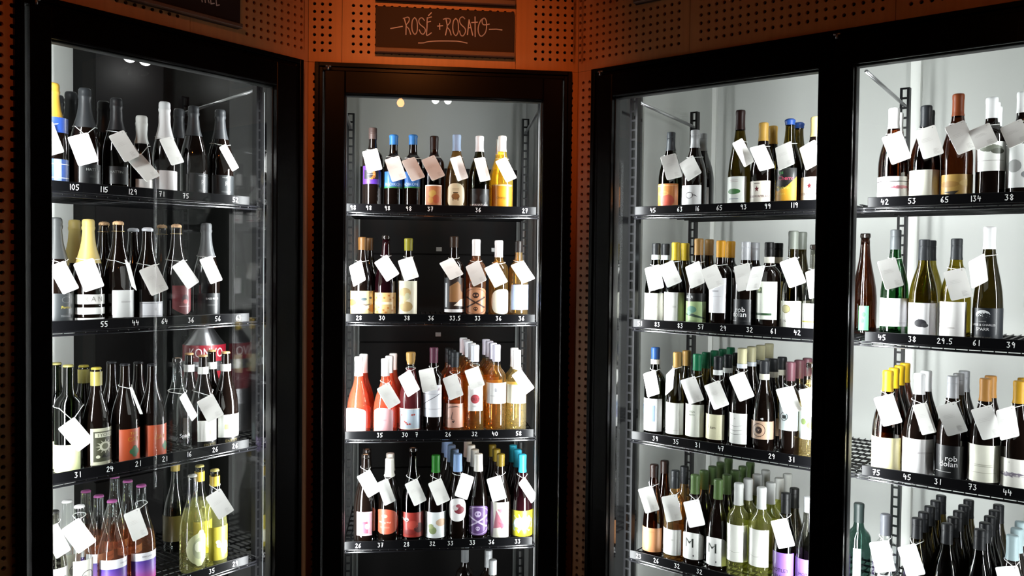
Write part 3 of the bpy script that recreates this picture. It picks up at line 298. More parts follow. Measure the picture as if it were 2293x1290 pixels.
 ('L',3,0.0405,-0.2309,0.42,-0.991,0.3,'burg','cleardark','caps','b09a48',0.2734,None,[(0.0374,0.1251,-2.18,-0.032,'rect','6a6032',[])],1,0.0,0.083,'yellow-banded dim bottle',None,'olive label,standing far back',0),
 ('R',0,0.0405,0.2602,0.19,0.197,0.2734,'burg','greendark','screw','3f4448',0.2091,None,[(0.0113,0.0936,-1.175,1.189,'rect','e8924e',[('o',0.2,-0.4,0.5,0.5,'e06048'),('r',-0.9,0.9,0.8,0.86,'f4c890'),('o',-0.2,0.2,0.5,0.2,'f0b060'),('o',-0.1,0.2,0.35,0.1,'e8924e')])],1,0.0,0.083,'slate-capped green bottle',None,'swirling orange label',0),
 ('R',0,0.0405,0.3509,0.19,0.197,0.2727,'burg','dark','screw','a9abac',0.2115,None,[(0.0129,0.0842,-1.203,1.046,'rect','ececec',[('ring',0.1,0.05,0.28,0.3,0.14,'303438'),('p',[(0.3,0.1),(0.7,-0.1),(0.5,0.1)],'303438'),('ring',-0.5,-0.35,0.2,0.3,0.15,'a8bcc8')])],2,-0.012,0.083,'silver-capped dark bottle',None,'white line-drawing label',0),
 ('R',0,0.037,0.5106,0.19,0.197,0.3227,'flute','olive','caps','301612',0.258,None,[(0.0128,0.1042,-1.253,1.017,'rect','e2e6e0',[('t','~',0,0.7,0.2,'b87880'),('o',0,-0.05,0.55,0.2,'5aa05a'),('r',-0.4,0.4,-0.6,-0.55,'90a0b0')])],1,0.0,0.077,'long-necked brown-capped green bottle',None,'white label with a green field',0),
 ('R',0,0.0385,0.5889,0.19,0.197,0.2746,'burg','dark','caps','caa04a',0.2149,None,[(0.0128,0.0859,-1.278,1.099,'rect','efe9dc',[('star',0,0.3,0.28,'8a2430'),('t','CLOS DE MONTBLANC',0,-0.35,0.2,'7a2028'),('r',-0.2,0.2,0.75,0.82,'908070')])],2,0.0,0.079,'gold-capped dark bottle',None,'cream label with a red star',0),
 ('R',0,0.0395,0.6745,0.19,0.197,0.2782,'burg','olive','wax','27509e',0.2587,None,[(0.015,0.1209,-1.307,0.947,'rect','1a1c1a',[('p',[(-1,-1),(1,-1),(1,0.5),(0.3,-0.1),(-0.4,-0.35),(-1,-0.1)],'e0a428'),('t','les',-0.1,0.75,0.22,'58b860'),('t','Chems',0.25,0.4,0.26,'e05878'),('t','Macvin',0,-0.15,0.24,'f0e070'),('t','du Jura',-0.1,-0.5,0.2,'f0e070')])],2,0.0,0.081,'dark-blue-waxed olive bottle',None,'black-and-yellow lettered label',0),
 ('R',0,0.0395,0.7547,0.19,0.197,0.2765,'burg','dark','caps','d0bc7a',0.2143,None,[(0.0119,0.0892,-1.334,1.2,'rect','efe9dc',[('star',0,0.3,0.28,'8a2430'),('t','CLOS DE MONTBLANC',0,-0.35,0.2,'7a2028')])],1,0.0,0.081,'pale-gold-capped dark bottle',None,'cream label with a star,by the mullion',0),
 ('R',1,0.0377,0.2103,0.19,-0.193,0.2825,'burg','greendark','caps','26282a',0.2418,(0.2249,0.2411,'d0dbe0'),[(0.013,0.108,-1.16,1.529,'rect','f0f0e2',[('t','~',0,0,0.1,'d0d0b8')])],2,-0.005,0.077,'black-capped bottle',None,'pale cream label and white neck band',0),
 ('R',1,0.0377,0.2869,0.19,-0.193,0.2841,'burg','olivedark','caps','d2b42c',0.2228,None,[(0.016,0.1134,-1.183,1.365,'rect','f0f0ec',[('r',0.5,1,-1,1,'dfe4b4'),('t','~',0,-0.0,0.1,'b0b0a0')])],2,-0.005,0.077,'yellow-capped bottle',None,'cream-and-green label',0),
 ('R',1,0.0392,0.3716,0.19,-0.193,0.2964,'burg','dark','caps','b88c4c',0.2408,None,[(0.0856,0.1125,-1.209,1.131,'rect','141416',[('t','GULFI',-0.3,0,0.7,'f0f0f0')]),(0.0076,0.085,-1.209,1.161,'rect','b4d094',[('o',-0.1,0.3,0.4,0.3,'68a890'),('p',[(-0.9,-0.1),(0.9,-0.5),(0.9,-0.4),(0,-0.05)],'3a5a48'),('o',-0.3,0,0.2,0.2,'88c0a0'),('t','~',0,-0.7,0.15,'5a7050')])],2,0.0,0.08,'tan-gold-capped dark bottle',None,'green art label below a black band',0),
 ('R',1,0.037,0.4511,0.19,-0.193,0.289,'bord','dark','caps','e8a626',0.2331,None,[(0.0503,0.1646,-1.234,0.964,'rect','ececf0',[('t','~',0,0.25,0.09,'909098'),('r',-0.5,0.6,-0.05,-0.04,'909098')])],2,0.0,0.077,'orange-yellow-capped dark bottle',None,'tall white label',0),
 ('R',1,0.037,0.5375,0.19,-0.193,0.2843,'bord','dark','screw','b9bbbf',0.225,None,[(0.0113,0.0975,-1.262,0.939,'rect','1a1d22',[('t','rob',0.1,0.22,0.42,'f4f4f4'),('t','dolan',0,-0.14,0.42,'f4f4f4'),('r',-0.7,-0.2,-0.63,-0.59,'b0b0b0'),('r',0.1,0.8,-0.63,-0.61,'707070')])],2,0.0,0.077,'silver-screwcapped dark bottle',None,'black label with white lettering',0),
 ('R',1,0.037,0.6158,0.19,-0.193,0.2819,'bord','dark','screw','131313',0.2355,(0.2154,0.2349,'dedccf'),[(0.0362,0.1565,-1.287,1.124,'rect','edf2e6',[('r',-0.55,-0.1,0.38,0.7,'54703c'),('o',-0.32,0.56,0.12,0.09,'c0d090'),('r',-1,0.6,-0.78,-0.66,'3c6a40')])],2,0.0,0.077,'black-ringed-capped dark bottle',None,'tall white label with a green stripe',0),
 ('R',1,0.0333,0.6925,0.19,-0.193,0.3168,'flute','olivedark','caps','6c7068',0.2599,None,[(0.0081,0.0971,-1.313,1.301,'rect','eeeee2',[('o',-0.2,0.45,0.35,0.3,'cfc890'),('ring',-0.2,0.45,0.33,0.28,0.08,'8a7c40'),('t','N',-0.25,-0.4,0.2,'50504a')])],2,0.0,0.077,'grey-green-capped tall bottle',None,'cream label with a gold medallion',0),
 ('R',1,0.0333,0.7604,0.19,-0.193,0.2731,'burg','cleardark','none','202020',0.2342,None,[(0.0058,0.0919,-1.336,1.98,'rect','e9e9ee',[('r',-0.9,0.9,-0.35,-0.25,'e8e060'),('t','~',0,0.1,0.18,'a8a8b0')])],1,0.0,0.077,'dark-lipped clear bottle',None,'white label streaked with yellow,by the mullion',0),
 ('R',2,0.037,0.2137,0.19,-0.585,0.3103,'bord','greendark','caps','23508e',0.2695,(0.252,0.268,'d2d0c4'),[(0.0203,0.1335,-1.161,1.219,'rect','efefee',[('r',-0.85,0.4,-0.4,0.6,'94abd0'),('o',-0.3,0.2,0.3,0.2,'c8d4e4'),('o',-0.1,-0.1,0.3,0.25,'a8a8c8')])],1,0.0,0.077,'blue-capped dark bottle',None,'white label with a blue picture',0),
 ('R',2,0.0364,0.2989,0.19,-0.585,0.2992,'burg','olive','caps','c49a54',0.2463,None,[(0.0205,0.1281,-1.187,1.118,'rect','f1f1ec',[('o',-0.1,0.15,0.12,0.12,'d0d4cc'),('r',-0.6,0.6,-0.75,-0.74,'a8a8a0')])],2,-0.004,0.077,'tan-capped green bottle',None,'plain white label and a turned tag',0),
 ('R',2,0.0364,0.373,0.19,-0.585,0.2982,'burg','olive','caps','1c8a5c',0.2429,None,[(0.0221,0.1308,-1.209,1.162,'rect','ebeee2',[('t','SEGA',0,0.55,0.14,'6a7a5a'),('t','IRETO',0,0.35,0.12,'6a7a5a')])],5,-0.004,0.077,'emerald-capped green bottle',None,'white label with small green capitals',0),
 ('R',2,0.0369,0.4481,0.19,-0.585,0.296,'burg','dark','caps','22262a',0.2517,(0.2347,0.251,'d6dad8'),[(0.0227,0.1061,-1.233,1.079,'rect','f0ecc8',[('p',[(-0.3,-0.1),(-0.28,0.8),(-0.25,-0.1)],'b0a880'),('t','lum',0.1,-0.05,0.25,'8a8060')])],3,0.0,0.077,'black-capped dark bottle',None,'pale yellow label and white neck band',0),
 ('R',2,0.0373,0.5315,0.19,-0.585,0.3291,'burg','dark','caps','cfcaa2',0.2792,(0.2639,0.2785,'d3d9e2'),[(0.0205,0.1193,-1.26,0.924,'rect','ebece8',[('p',[(-0.8,0.25),(0,0.12),(0.8,0.25),(0,0.15)],'70746c'),('p',[(-0.8,-0.05),(0,-0.18),(0.8,-0.05),(0,-0.15)],'50564c'),('p',[(-0.8,-0.3),(0,-0.42),(0.8,-0.3),(0,-0.39)],'606458'),('t','A',0,0.65,0.14,'b0b0a8')])],4,0.0,0.077,'cream-capped dark bottle',None,'white label with wavy lines',0),
 ('R',2,0.0373,0.6073,0.19,-0.585,0.2942,'burg','dark','caps','34363a',0.2528,(0.2334,0.2518,'d9d6c6'),[(0.046,0.1036,-1.285,1.476,'rect','dcb89c',[('ring',-0.1,0,0.42,0.75,0.1,'6a4a3c'),('o',-0.1,0,0.22,0.4,'4a3228'),('t','v',-0.1,0.05,0.3,'e8c8b0')]),(0.1029,0.1196,-0.299,0.65,'none','101010',[('t','48',0.1,0,0.9,'f0f0f0')])],3,0.0,0.077,'charcoal-capped slim bottle',None,'wide pinkish medallion label',0),
 ('R',2,0.0316,0.6915,0.19,-0.585,0.2968,'bord','dark','caps','6e444e',0.2378,None,[(0.0836,0.1706,-1.313,2.003,'rect','cfdcdc',[('ring',-0.35,0.0,0.25,0.3,0.15,'2c3434'),('r',-0.45,-0.2,-0.15,0.1,'2c3434')])],3,0.0,0.077,'burgundy-capped dark bottle',None,'pale blue-grey label',0),
 ('R',2,0.0316,0.7559,0.19,-0.585,0.2987,'bord','cleargold','none','2a2a28',0.2438,None,[(0.0644,0.163,-1.335,1.981,'rect','f0f2ea',[('o',-0.4,0.1,0.18,0.2,'90a860'),('o',0.1,-0.1,0.3,0.25,'c8dc5a'),('o',0.4,0.3,0.2,0.2,'a8bc78')])],1,0.0,0.077,'clear-necked bottle',None,'white label with green leaves',0),
 ('R',3,0.037,0.2158,0.19,-1.005,0.3179,'flute','brown','caps','241008',0.2737,None,[(0.0183,0.1017,-1.162,1.388,'rect','dd9a68',[('t','~',0,0.7,0.14,'b87848')])],2,0.0,0.077,'slim dark-capped brown bottle',None,'soft orange label',0),
 ('R',3,0.0367,0.2978,0.19,-1.005,0.3097,'bord','amber','screw','36393c',0.2488,None,[(0.025,0.1129,-1.186,1.139,'rect','e7e8e4',[('t','~',0,0.2,0.1,'b8b8b0')])],2,-0.004,0.077,'charcoal-screwcapped amber bottle',None,'plain white label',0),
 ('R',3,0.0367,0.3724,0.19,-1.005,0.3069,'burg','dark','caps','63804a',0.2428,None,[(0.0267,0.1177,-1.209,1.455,'arch','e9eae6',[('t','M',-0.1,0.2,0.75,'3c463c'),('o',0.2,-0.7,0.05,0.08,'808080')])],5,-0.004,0.077,'moss-green-capped dark bottle',None,'white arched M label and a tag',0),
 ('R',3,0.0353,0.4562,0.19,-1.005,0.3057,'burg','dark','caps','63804a',0.2397,None,[(0.0235,0.1179,-1.235,1.354,'arch','e9eae6',[('t','M',-0.1,0.2,0.75,'3c463c'),('o',0.2,-0.7,0.05,0.08,'808080')])],5,-0.004,0.077,'moss-green-capped dark bottle',None,'white arched M label and no tag',0),
 ('R',3,0.0353,0.528,0.19,-1.005,0.305,'bord','greengold','caps','c0c2c0',0.2338,None,[(0.0538,0.1742,-1.259,1.448,'rect','edeee6',[('p',[(-0.9,-0.35),(0,-0.48),(0.9,-0.35),(0,-0.5)],'b8b8a8')])],4,0.0,0.077,'silver-capped green-gold bottle',None,'tall blank white label',0),
 ('R',3,0.037,0.6056,0.19,-1.005,0.305,'bord','greengold','caps','c0c2c0',0.2351,None,[(0.0554,0.1749,-1.284,1.094,'rect','edeee6',[('p',[(-0.9,-0.35),(0,-0.48),(0.9,-0.35),(0,-0.5)],'b8b8a8')])],4,0.0,0.077,'silver-capped green-gold bottle',None,'white label,right twin',0),
 ('R',3,0.0356,0.6844,0.19,-1.005,0.3,'burg','olivedark','screw','18191a',0.2368,None,[(0.0276,0.1172,-1.31,1.231,'rect','a57ad8',[('t','MOTLEY',-0.05,-0.25,0.27,'3a1c5c'),('t','CRU',-0.3,-0.7,0.27,'3a1c5c')])],2,0.0,0.077,'glossy-black-capped dark bottle',None,'lilac label with bold capitals',0),
 ('R',3,0.0356,0.7568,0.19,-1.005,0.3,'burg','cleardark','screw','b0b2b4',0.2529,None,[(0.0355,0.1126,-1.335,1.981,'rect','a57ad8',[('t','MOTLEY',-0.05,-0.25,0.27,'3a1c5c'),('t','CRU',-0.3,-0.7,0.27,'3a1c5c')])],2,0.0,0.077,'silver-lipped clear bottle',None,'lilac label,cut by the mullion',0),
 ('R',0,0.0405,0.9812,0.19,0.197,0.2786,'burg','brown','caps','f0f0ee',0.2183,None,[(0.0157,0.0772,-1.414,1.902,'rect','f2f0f0',[('r',-1,1,0.5,0.58,'302020'),('o',0.3,0,0.5,0.16,'c87884'),('o',-0.4,-0.4,0.4,0.12,'d8a0a8')])],2,-0.01,0.083,'white-capped amber-brown bottle',None,'white label with red brushstroke',1),
 ('R',0,0.0401,1.0672,0.19,0.197,0.2767,'burg','brown','caps','33373b',0.2152,None,[(0.0136,0.091,-1.445,1.333,'rect','e9e8da',[])],2,-0.01,0.082,'charcoal-capped brown bottle',None,'plain cream label',1),
 ('R',0,0.0401,1.1486,0.19,0.197,0.3004,'burg','brown','caps','a04e24',0.2378,None,[(0.0135,0.0739,-1.475,1.841,'rect','cda352',[('o',-0.3,0.1,0.4,0.3,'b88a3c'),('p',[(-0.5,-0.6),(-0.1,-0.9),(0.1,-0.5)],'2a2010'),('o',0.4,0.2,0.3,0.3,'dcb868')])],1,0.0,0.082,'copper-capped brown bottle',None,'mottled gold label',1),
 ('R',0,0.0361,1.2313,0.19,0.197,0.2812,'bord','dark','caps','e8eaea',0.2233,None,[(0.078,0.1573,-1.506,1.81,'rect','e6e7e2',[('o',0,0.55,0.5,0.25,'8a9080'),('o',0.3,0.35,0.3,0.2,'6a6e60'),('r',-0.6,0.6,-0.3,-0.27,'b0b0a8')])],3,-0.006,0.077,'white-capped dark bottle',None,'white botanical label worn high',1),
 ('R',0,0.0361,1.3047,0.19,0.197,0.2879,'burg','dark','caps','eceeee',0.2311,None,[(0.03,0.1456,-1.533,1.783,'rect','dddfdd',[('o',-0.3,0,0.3,0.3,'a8aaa8'),('o',0.3,-0.4,0.3,0.2,'909498')])],1,0.0,0.077,'white-capped dark bottle',None,'grey-white art label,cut by the photo edge',1),
 ('R',1,0.038,0.9932,0.19,-0.193,0.3152,'burg','green','screw','5a5e60',0.2569,None,[(0.0347,0.1161,-1.418,1.898,'rect','f3f3f5',[('t','~',0.3,-0.75,0.14,'b0b0b8')])],1,0.0,0.078,'grey-screwcapped green bottle',None,'clean white label',1),
 ('R',1,0.038,1.0704,0.19,-0.193,0.2858,'burg','yellowolive','screw','43464a',0.2263,None,[(0.0097,0.1051,-1.446,1.87,'rect','eeedee',[('o',-0.1,-0.2,0.26,0.24,'3a3a40'),('o',0.08,-0.32,0.15,0.13,'58585c'),('p',[(-0.3,0.2),(-0.1,0),(-0.15,0)],'70707a')])],2,0.0,0.078,'dark-grey-capped yellow-green bottle',None,'white label with a dark fruit',1),
 ('R',1,0.0396,1.1535,0.19,-0.193,0.2875,'burg','yellowolive','screw','4a4d50',0.2282,None,[(0.014,0.1113,-1.477,0.958,'rect','f0eeec',[('t','~',0,-0.5,0.09,'c0b8b0')])],1,0.0,0.081,'grey-capped olive bottle',None,'nearly blank white label',1),
 ('R',1,0.037,1.2339,0.19,-0.193,0.3193,'flute','olivedark','caps','eeeeee',0.2575,None,[(0.0052,0.0969,-1.507,1.809,'rect','272c34',[('o',-0.2,0.62,0.3,0.26,'d8dadc'),('o',-0.15,0.52,0.28,0.22,'272c34'),('t','DOMAINE',-0.2,0.2,0.07,'c0c0c0'),('t','ADELE & CHARLES',-0.2,0,0.13,'e8e8e8'),('t','SPARR',-0.2,-0.26,0.2,'e8e8e8'),('t','PINOT BLANC',-0.2,-0.75,0.12,'8a8478')])],1,0.0,0.077,'tall white-capped brown bottle',None,'navy label',1),
 ('R',1,0.037,0.878,0.3,-0.193,0.31,'flute','brown','none','201008',0.2655,None,[(0.0113,0.0863,-0.129,0.643,'rect','5cc878',[('o',0,0.3,0.4,0.2,'3a9a50'),('o',-0.2,-0.2,0.3,0.2,'3a9a50')])],1,0.0,0.077,'narrow brown bottle',None,'green leafy label,stand-in for a reflection',1),  # solid bottle added in place of one mirrored in the jamb
 ('R',2,0.0405,0.9809,0.19,-0.585,0.2946,'burg','brown','caps','e2b81e',0.234,None,[(0.0056,0.102,-1.414,1.902,'rect','f0e7b6',[('r',0.55,0.9,-0.9,0.9,'e0d48c'),('o',0.75,-0.5,0.1,0.1,'b0a050'),('o',0.8,0.2,0.1,0.1,'b0a050')])],4,-0.004,0.083,'yellow-capped dark bottle',None,'pale yellow label',1),
 ('R',2,0.0405,1.0661,0.19,-0.585,0.2938,'burg','dark','caps','ededee',0.2338,None,[(0.0079,0.1099,-1.445,1.871,'rect','f0eeee',[('t','~',0.3,0.25,0.1,'c0b8bc')])],2,0.0,0.083,'white-capped dark bottle',None,'broad white label',1),
 ('R',2,0.0399,1.1524,0.19,-0.585,0.2938,'burg','dark','screw','a7a8ac',0.2324,None,[(0.0104,0.1027,-1.476,1.84,'rect','16181b',[('t','rob',0,0.22,0.36,'f4f4f4'),('t','dolan',-0.1,-0.12,0.36,'f4f4f4'),('r',-0.7,0,-0.62,-0.58,'b0b0b0')])],3,0.0,0.081,'silver-screwcapped dark bottle',None,'black label with white lettering',1),
 ('R',2,0.0397,1.2334,0.19,-0.585,0.2944,'burg','dark','caps','c9904a',0.2326,None,[(0.0147,0.1157,-1.507,1.81,'rect','eeeddd',[('t','~',0,-0.1,0.14,'a8a890'),('r',-0.5,0.5,-0.5,-0.48,'b8b8a0')])],2,0.0,0.081,'copper-gold-capped dark bottle',None,'cream label,faint lettering',1),
 ('R',2,0.0397,1.3139,0.19,-0.585,0.2951,'burg','dark','caps','dba62a',0.2347,None,[(0.0117,0.0892,-1.537,1.779,'rect','eceae2',[('o',-0.3,-0.1,0.6,0.18,'9a90a0'),('t','*',-0.3,0.7,0.2,'707080')])],2,0.0,0.081,'bright-gold-capped dark bottle',None,'low white landscape label',1),
 ('R',3,0.037,0.888,0.26,-1.005,0.29,'bord','teal','caps','26302e',0.2313,None,[(0.0695,0.1584,-0.118,0.483,'rect','cfe4e0',[])],1,0.0,0.077,'dark-capped teal-green bottle',None,'pale green label,stand-in for a reflection',1),  # jamb reflection built as a real bottle beside the frame
 ('R',3,0.037,0.9838,0.19,-1.005,0.29,'bord','clear','caps','54565c',0.2286,None,[(0.0148,0.1194,-0.272,1.901,'rect','e4e8f4',[])],1,0.0,0.077,'grey-capped clear bottle',None,'bluish-white label',1),
 ('R',3,0.0385,1.069,0.19,-1.005,0.295,'burg','olivedark','screw','26272a',0.2375,None,[],5,0.0,0.079,'black-capped olive bottle',None,'with a tag',1),
 ('R',3,0.0385,1.1472,0.19,-1.005,0.295,'burg','olivedark','screw','26272a',0.2387,None,[],5,0.0,0.079,'black-capped olive bottle',None,'no tag,left twin',1),
 ('R',3,0.0385,1.2289,0.19,-1.005,0.295,'burg','olivedark','screw','26272a',0.2399,None,[],5,0.0,0.079,'black-capped olive bottle',None,'no tag,right twin',1),
 ('R',3,0.0385,1.3072,0.19,-1.005,0.295,'burg','dark','caps','a3b8bc',0.229,None,[],3,0.0,0.079,'pale-blue-capped dark bottle',None,'with a tag',1),
]
TAGS = [
 (0,[-0.4971,2.9682,0.3662],[0.958,0.129,0.255],[0.284,-0.323,-0.903]),
 (1,[-0.4176,2.9875,0.3398],[0.91,0.272,0.314],[0.339,-0.051,-0.939]),
 (2,[-0.3542,2.9838,0.3395],[0.812,0.467,0.351],[0.472,-0.169,-0.865]),
 (3,[-0.285,2.9942,0.3453],[0.83,0.38,0.408],[0.476,-0.101,-0.874]),
 (4,[-0.1927,2.9977,0.3454],[0.656,0.691,0.305],[0.34,0.09,-0.936]),
 (5,[-0.1108,3.0083,0.3436],[0.675,0.703,0.222],[0.271,0.043,-0.962]),
 (6,[-0.0259,3.019,0.3446],[0.698,0.609,0.376],[0.475,-0.0,-0.88]),
 (7,[-0.5425,2.942,-0.0314],[0.845,-0.277,0.457],[0.284,-0.492,-0.823]),
 (8,[-0.4443,2.9745,-0.0129],[0.824,0.125,0.553],[0.567,-0.212,-0.796]),
 (9,[-0.3688,2.9805,-0.0144],[0.941,0.118,0.317],[0.338,-0.382,-0.86]),
 (10,[-0.2165,2.9875,-0.0121],[0.864,0.289,0.413],[0.504,-0.507,-0.699]),
 (11,[-0.1291,3.0012,-0.0279],[0.882,-0.13,0.452],[0.366,-0.414,-0.833]),
 (12,[-0.0582,3.0182,-0.0332],[0.881,0.201,0.428],[0.471,-0.306,-0.827]),
 (13,[0.0384,3.0191,-0.0214],[0.845,0.411,0.343],[0.508,-0.412,-0.756]),
 (15,[-0.4326,2.9645,-0.4649],[0.692,0.616,0.376],[0.529,-0.079,-0.845]),
 (16,[-0.362,2.9703,-0.4208],[0.813,-0.145,0.564],[0.476,-0.393,-0.787]),
 (17,[-0.2964,2.9874,-0.4101],[0.972,0.124,0.2],[0.234,-0.431,-0.871]),
 (18,[-0.2075,2.9976,-0.4352],[0.924,-0.036,0.382],[0.343,-0.368,-0.864]),
 (19,[-0.1303,2.9991,-0.4027],[0.94,0.085,0.33],[0.308,-0.626,-0.716]),
 (21,[0.0439,3.0225,-0.4175],[0.61,0.707,0.358],[0.596,-0.111,-0.796]),
 (22,[-0.4993,2.9588,-0.7777],[0.77,0.507,0.387],[0.512,-0.129,-0.849]),
 (23,[-0.4387,2.9593,-0.8071],[0.602,0.787,0.136],[0.362,-0.116,-0.925]),
 (24,[-0.3355,2.9754,-0.8114],[0.75,0.611,0.255],[0.44,-0.172,-0.881]),
 (25,[-0.2531,2.9883,-0.8124],[0.834,0.479,0.272],[0.413,-0.217,-0.884]),
 (26,[-0.1633,3.0017,-0.7949],[0.825,0.399,-0.4],[-0.279,-0.329,-0.902]),
 (28,[-0.0476,3.0213,-0.8074],[0.96,0.087,0.268],[0.281,-0.244,-0.928]),
 (29,[0.0659,3.021,-0.8109],[0.412,0.875,0.255],[0.563,-0.025,-0.826]),
 (33,[-1.2591,2.2978,0.3327],[0.175,0.932,0.318],[0.225,0.276,-0.934]),
 (34,[-1.2025,2.3543,0.3124],[0.858,0.395,0.329],[0.338,0.049,-0.94]),
 (35,[-1.1369,2.4606,0.337],[0.477,0.75,0.459],[0.451,0.24,-0.86]),
 (36,[-1.0978,2.5016,0.2797],[0.424,0.786,0.45],[0.649,0.082,-0.756]),
 (37,[-1.0441,2.575,0.3398],[0.373,0.876,0.306],[0.377,0.158,-0.913]),
 (39,[-0.9177,2.7182,0.339],[0.079,0.936,0.343],[0.405,0.284,-0.869]),
 (40,[-1.238,2.3173,-0.0458],[0.375,0.873,0.311],[0.411,0.144,-0.9]),
 (41,[-1.1954,2.3704,-0.0392],[0.838,0.428,0.338],[0.308,0.14,-0.941]),
 (42,[-1.1118,2.4464,-0.0389],[-0.155,0.948,-0.277],[0.331,-0.214,-0.919]),
 (43,[-1.0767,2.5224,-0.0537],[0.719,0.57,0.398],[0.409,0.115,-0.905]),
 (44,[-1.0125,2.6037,-0.0373],[0.347,0.825,0.445],[0.491,0.244,-0.836]),
 (45,[-0.958,2.6708,-0.0234],[0.405,0.882,0.243],[0.399,0.069,-0.914]),
 (46,[-1.2195,2.3449,-0.4869],[0.451,0.757,0.473],[0.593,0.143,-0.793]),
 (48,[-1.1026,2.4606,-0.4089],[-0.273,0.948,-0.161],[0.387,-0.045,-0.921]),
 (50,[-1.0033,2.6023,-0.4493],[-0.052,0.984,0.172],[0.394,0.178,-0.902]),
 (51,[-0.9505,2.6451,-0.4607],[0.815,0.37,0.445],[0.573,-0.407,-0.711]),
 (53,[-1.2502,2.3005,-0.7737],[0.23,0.961,0.152],[0.436,0.038,-0.899]),
 (54,[-1.2103,2.3403,-0.7718],[0.683,0.522,0.511],[0.66,-0.14,-0.739]),
 (56,[-1.1109,2.4785,-0.7822],[0.461,0.877,0.138],[0.363,-0.044,-0.931]),
 (58,[-0.9343,2.6862,-0.7779],[0.772,0.409,0.486],[0.551,-0.05,-0.833]),
 (60,[0.5321,2.8367,0.3402],[0.969,0.021,0.247],[0.247,-0.193,-0.95]),
 (61,[0.586,2.7902,0.3303],[0.768,-0.367,0.525],[0.22,-0.618,-0.755]),
 (62,[0.7257,2.6625,0.3661],[0.728,0.546,0.416],[0.483,0.022,-0.875]),
 (63,[0.7785,2.6379,0.3476],[0.945,0.204,0.257],[0.311,-0.308,-0.899]),
 (64,[0.8363,2.5977,0.349],[0.711,-0.626,0.322],[-0.008,-0.464,-0.886]),
 (65,[0.8985,2.5492,0.3457],[0.658,-0.622,0.424],[0.083,-0.499,-0.862]),
 (66,[0.488,2.88,-0.0355],[0.871,-0.406,0.278],[0.148,-0.324,-0.935]),
 (67,[0.5338,2.8387,-0.0212],[0.879,-0.225,0.421],[0.294,-0.441,-0.848]),
 (68,[0.6054,2.7814,-0.0225],[0.765,-0.5,0.406],[0.118,-0.51,-0.852]),
 (69,[0.6528,2.7341,-0.0285],[0.895,-0.21,0.395],[0.192,-0.616,-0.764]),
 (70,[0.7405,2.6871,-0.0279],[0.774,-0.58,0.254],[0.082,-0.305,-0.949]),
 (71,[0.7657,2.6418,-0.0299],[0.525,-0.84,0.138],[-0.313,-0.341,-0.886]),
 (72,[0.8629,2.5821,-0.0102],[0.931,-0.084,0.354],[0.344,-0.116,-0.932]),
 (73,[0.9134,2.5433,-0.0437],[0.358,-0.902,0.241],[0.092,-0.223,-0.97]),
 (74,[0.4845,2.8846,-0.4002],[0.665,-0.653,0.361],[0.125,-0.38,-0.916]),
 (75,[0.5342,2.8164,-0.3829],[0.326,-0.759,0.564],[-0.143,-0.629,-0.764]),
 (76,[0.6027,2.7801,-0.4061],[0.947,0.179,0.268],[0.312,-0.303,-0.9]),
 (77,[0.6716,2.7285,-0.4139],[0.935,0.081,0.344],[0.354,-0.234,-0.906]),
 (78,[0.7378,2.6737,-0.3774],[0.93,0.165,0.328],[0.36,-0.238,-0.902]),
 (80,[0.8561,2.5765,-0.403],[0.967,-0.095,0.237],[0.143,-0.567,-0.811]),
 (81,[0.907,2.5442,-0.4048],[0.939,0.31,0.147],[0.194,-0.125,-0.973]),
 (82,[0.4794,2.8718,-0.7993],[0.932,0.314,0.181],[0.281,-0.313,-0.907]),
 (83,[0.5492,2.8219,-0.8141],[0.981,-0.016,0.195],[0.181,-0.308,-0.934]),
 (84,[0.6141,2.7708,-0.8161],[0.977,-0.018,0.213],[0.196,-0.321,-0.927]),
 (88,[0.8478,2.5812,-0.8195],[0.978,0.13,0.162],[0.2,-0.387,-0.9]),
 (90,[1.0932,2.4067,0.3497],[0.837,-0.429,0.339],[0.269,-0.217,-0.938]),
 (91,[1.1604,2.3542,0.3586],[0.851,-0.439,0.287],[0.24,-0.16,-0.958]),
 (92,[1.2199,2.2987,0.3639],[0.913,-0.139,0.383],[0.347,-0.229,-0.909]),
 (93,[1.2556,2.2565,0.3607],[0.783,-0.496,0.375],[-0.106,-0.701,-0.705]),
 (94,[1.3157,2.213,0.3621],[0.737,-0.544,0.402],[-0.095,-0.672,-0.734]),
 (95,[1.0824,2.4017,-0.0096],[0.962,0.016,0.271],[0.271,-0.105,-0.957]),
 (97,[1.2204,2.2974,-0.0361],[0.855,-0.45,0.259],[0.085,-0.372,-0.925]),
 (98,[1.2511,2.2542,0.0001],[0.321,-0.846,0.425],[-0.139,-0.487,-0.862]),
 (100,[1.0868,2.4079,-0.403],[0.882,-0.345,0.321],[0.237,-0.263,-0.935]),
 (101,[1.1551,2.3322,-0.4133],[0.923,0.372,0.096],[0.21,-0.28,-0.937]),
 (102,[1.2174,2.3068,-0.4086],[0.846,-0.38,0.374],[0.268,-0.303,-0.914]),
 (103,[1.2812,2.2468,-0.4066],[0.936,-0.186,0.299],[0.225,-0.337,-0.914]),
 (104,[1.3123,2.2066,-0.4002],[0.44,-0.803,0.402],[-0.118,-0.496,-0.86]),
 (106,[1.0802,2.4078,-0.8291],[0.914,-0.329,0.236],[0.107,-0.366,-0.924]),
 (107,[1.1418,2.3612,-0.8233],[0.672,-0.597,0.438],[0.123,-0.493,-0.861]),
 (110,[1.3235,2.1946,-0.8179],[0.868,-0.431,0.248],[-0.152,-0.705,-0.692]),
]
